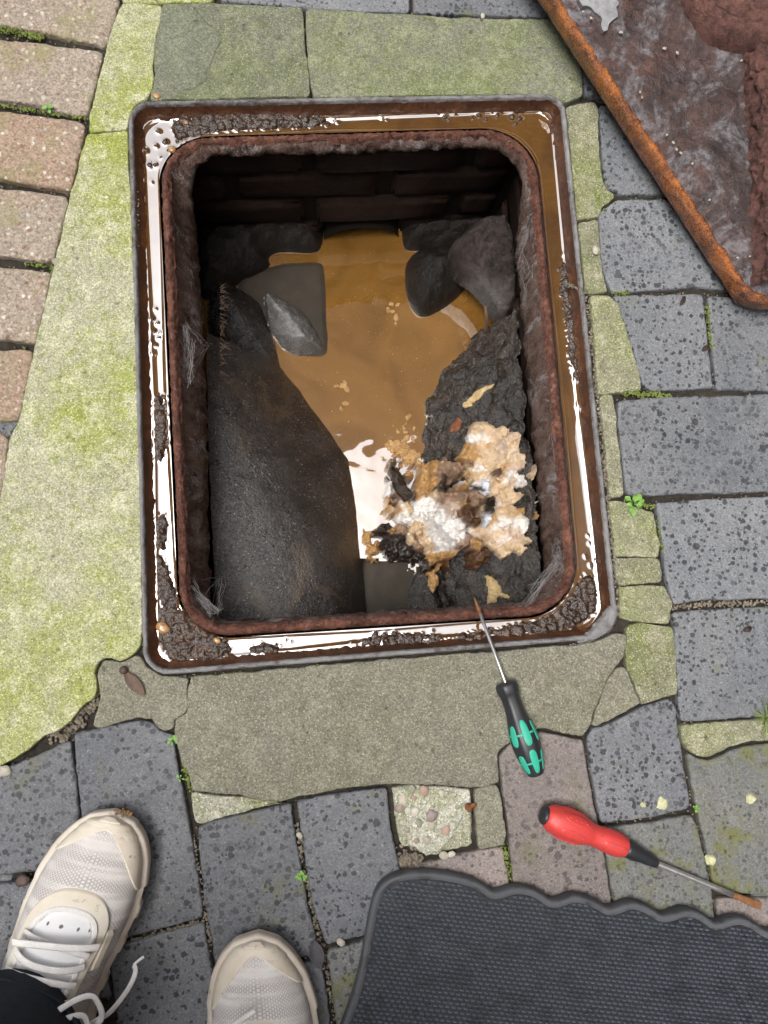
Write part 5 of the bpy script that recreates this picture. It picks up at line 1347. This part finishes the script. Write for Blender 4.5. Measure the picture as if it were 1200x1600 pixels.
for i, (x, y, r) in enumerate([(1036,1256,12),(1172,1248,9),(1112,1344,9),(1006,1258,5)]):
    px = [(x+math.cos(k*.7)*r*random.uniform(.7, 1.2), y+math.sin(k*.7)*r*random.uniform(.7, 1.2)) for k in range(9)]
    dome('lichen', px, .0, .0012, M['lichen'], pave, res=.0012, rim=.002, amp=.0008, freq=250, jag=.003)

# grit and moss in the joints
bm = bmesh.new(); bm2 = bmesh.new()
def joint_line(px, n, z, w_, r0, r1, moss=False):
    P = resample([G(x, y, z) for x, y in px], n=max(20, n*2), closed=False)
    for _ in range(n):
        p = random.choice(P); x, y = p.x+random.gauss(0, w_), p.y+random.gauss(0, w_)
        if moss:
            r = random.uniform(r0, r1); blob(bm2, (x, y, z), r, 1, .8, .5, 2)
        else:
            blob(bm, (x, y, z+random.uniform(-.001, .001)), random.uniform(r0, r1), 1, .7, .4, 2, random.random()*6, 1.4)
for m_, p in BLUE+[(0, q) for q in BEIGE]:
    joint_line(p+[p[0]], 46, -.0055, .0009, .0005, .0013)
joint_line([(1052,949),(1100,945),(1200,941)], 160, -.005, .0016, .0006, .0018)
joint_line([(80,1150),(110,1140),(135,1108),(150,1080),(150,1050)], 260, -.006, .004, .0007, .0024)
joint_line([(628,1345),(640,1348),(652,1345)], 260, -.0055, .005, .0007, .0022)
joint_line([(880,440),(915,460),(925,520),(935,640),(950,780),(960,880),(968,960)], 400, -.004, .0025, .0006, .0018)
joint_line([(240,1060),(400,1054),(600,1036),(800,1020),(930,1003)], 300, -.003, .0008, .0005, .0013)
joint_line([(216,300),(214,520),(218,680),(222,900),(222,1010)], 160, -.003, .0007, .0005, .0012)
joint_line([(300,1300),(315,1400),(330,1480)], 110, -.004, .001, .0005, .0014)
joint_line([(465,1290),(480,1380),(495,1450),(510,1510),(525,1590)], 200, -.004, .0016, .0005, .0018)
joint_line([(200,1471),(260,1455),(318,1439)], 90, -.004, .001, .0005, .0018)
tag(from_bm('joint_grit', bm, M['grit']), 'grit and crumbs lying in the paving joints', None, None, 'stuff')
for px, n, w_ in (([(-10,44),(30,50),(66,58)], 240, .0025), ([(1106,480),(1112,520),(1113,545)], 200, .002), ([(970,613),(1010,616),(1045,618)], 220, .0022), ([(788,1322),(796,1375)], 110, .0022), ([(0,165),(70,175),(135,186)], 160, .0012), ([(40,544),(30,660)], 120, .002), ([(930,300),(940,325)], 60, .0018), ([(955,457),(985,459)], 40, .0015), ([(975,782),(1022,792)], 80, .0016), ([(1030,800),(1034,860)], 90, .0018), ([(40,412),(84,418),(70,480)], 120, .0015), ([(286,1190),(300,1240)], 60, .0012), ([(300,1058),(500,1044)], 80, .0016)):
    joint_line(px, n, -.002, w_, .0005, .0015, True)
tag(from_bm('moss', bm2, M['moss']), 'green moss growing in the joints', None, None, 'stuff')

# cobwebs on the throat of the frame
def m_web():
    b = MB('cobweb_silk'); return b.done((.38, .37, .37), .8)
M['web'] = m_web()
def webs(pts, n, jit, rad, label):
    bm = bmesh.new()
    for _ in range(n):
        a, b = random.sample(pts, 2)
        a = G(a[0]+random.gauss(0, jit), a[1]+random.gauss(0, jit), a[2]+random.gauss(0, .006)); b = G(b[0]+random.gauss(0, jit), b[1]+random.gauss(0, jit), b[2]+random.gauss(0, .006))
        L_ = (b-a).length; tube(bm, [a.lerp(b, k/7)+Vector((fbm(a+b*k, 9, 2), fbm(b+a*k, 9, 2), -math.sin(math.pi*k/7)*.6))*L_*.07 for k in range(8)], rad*random.uniform(.4, 1.3), 4)
    tag(from_bm('cobweb', bm, M['web']), label, 'cobweb')
webs([(838,345,-.02),(822,390,-.05),(812,420,-.06),(838,440,-.03),(842,500,-.03),(840,400,-.03),(828,360,-.04)], 60, 5, .00013, 'dense white cobweb on the upper right wall of the drain opening')
webs([(862,680,-.02),(868,700,-.015),(872,730,-.02),(858,715,-.04)], 26, 3, .00013, 'small white cobweb on the right wall beside the waste clump')
webs([(297,905,-.02),(318,935,-.015),(340,955,-.015),(330,962,-.012),(305,930,-.03),(345,905,-.08)], 46, 4, .00012, 'white cobweb in the lower left corner of the drain opening')
webs([(288,510,-.02),(300,530,-.03),(322,537,-.05),(298,590,-.03),(292,600,-.03),(296,560,-.03)], 40, 4, .00012, 'cobweb strands on the middle of the left wall of the drain opening')
webs([(822,950,-.02),(850,905,-.05),(870,880,-.02),(838,925,-.04),(826,925,-.06)], 40, 5, .00012, 'grey cobweb in the lower right corner of the drain opening')
bm = bmesh.new()
for k in range(40):
    y = random.uniform(450, 600); a = G(344, y, -.09); d = Vector((random.uniform(.2, 1), random.uniform(-1, 1), random.uniform(-.6, .3)))*random.uniform(.006, .016)
    tube(bm, [a, a+d*.5+Vector((0, 0, .002)), a+d], .00035, 4)
tag(from_bm('root_hairs', bm, M['root']), 'fine brown root hairs hanging from the left wall of the drain', 'roots')
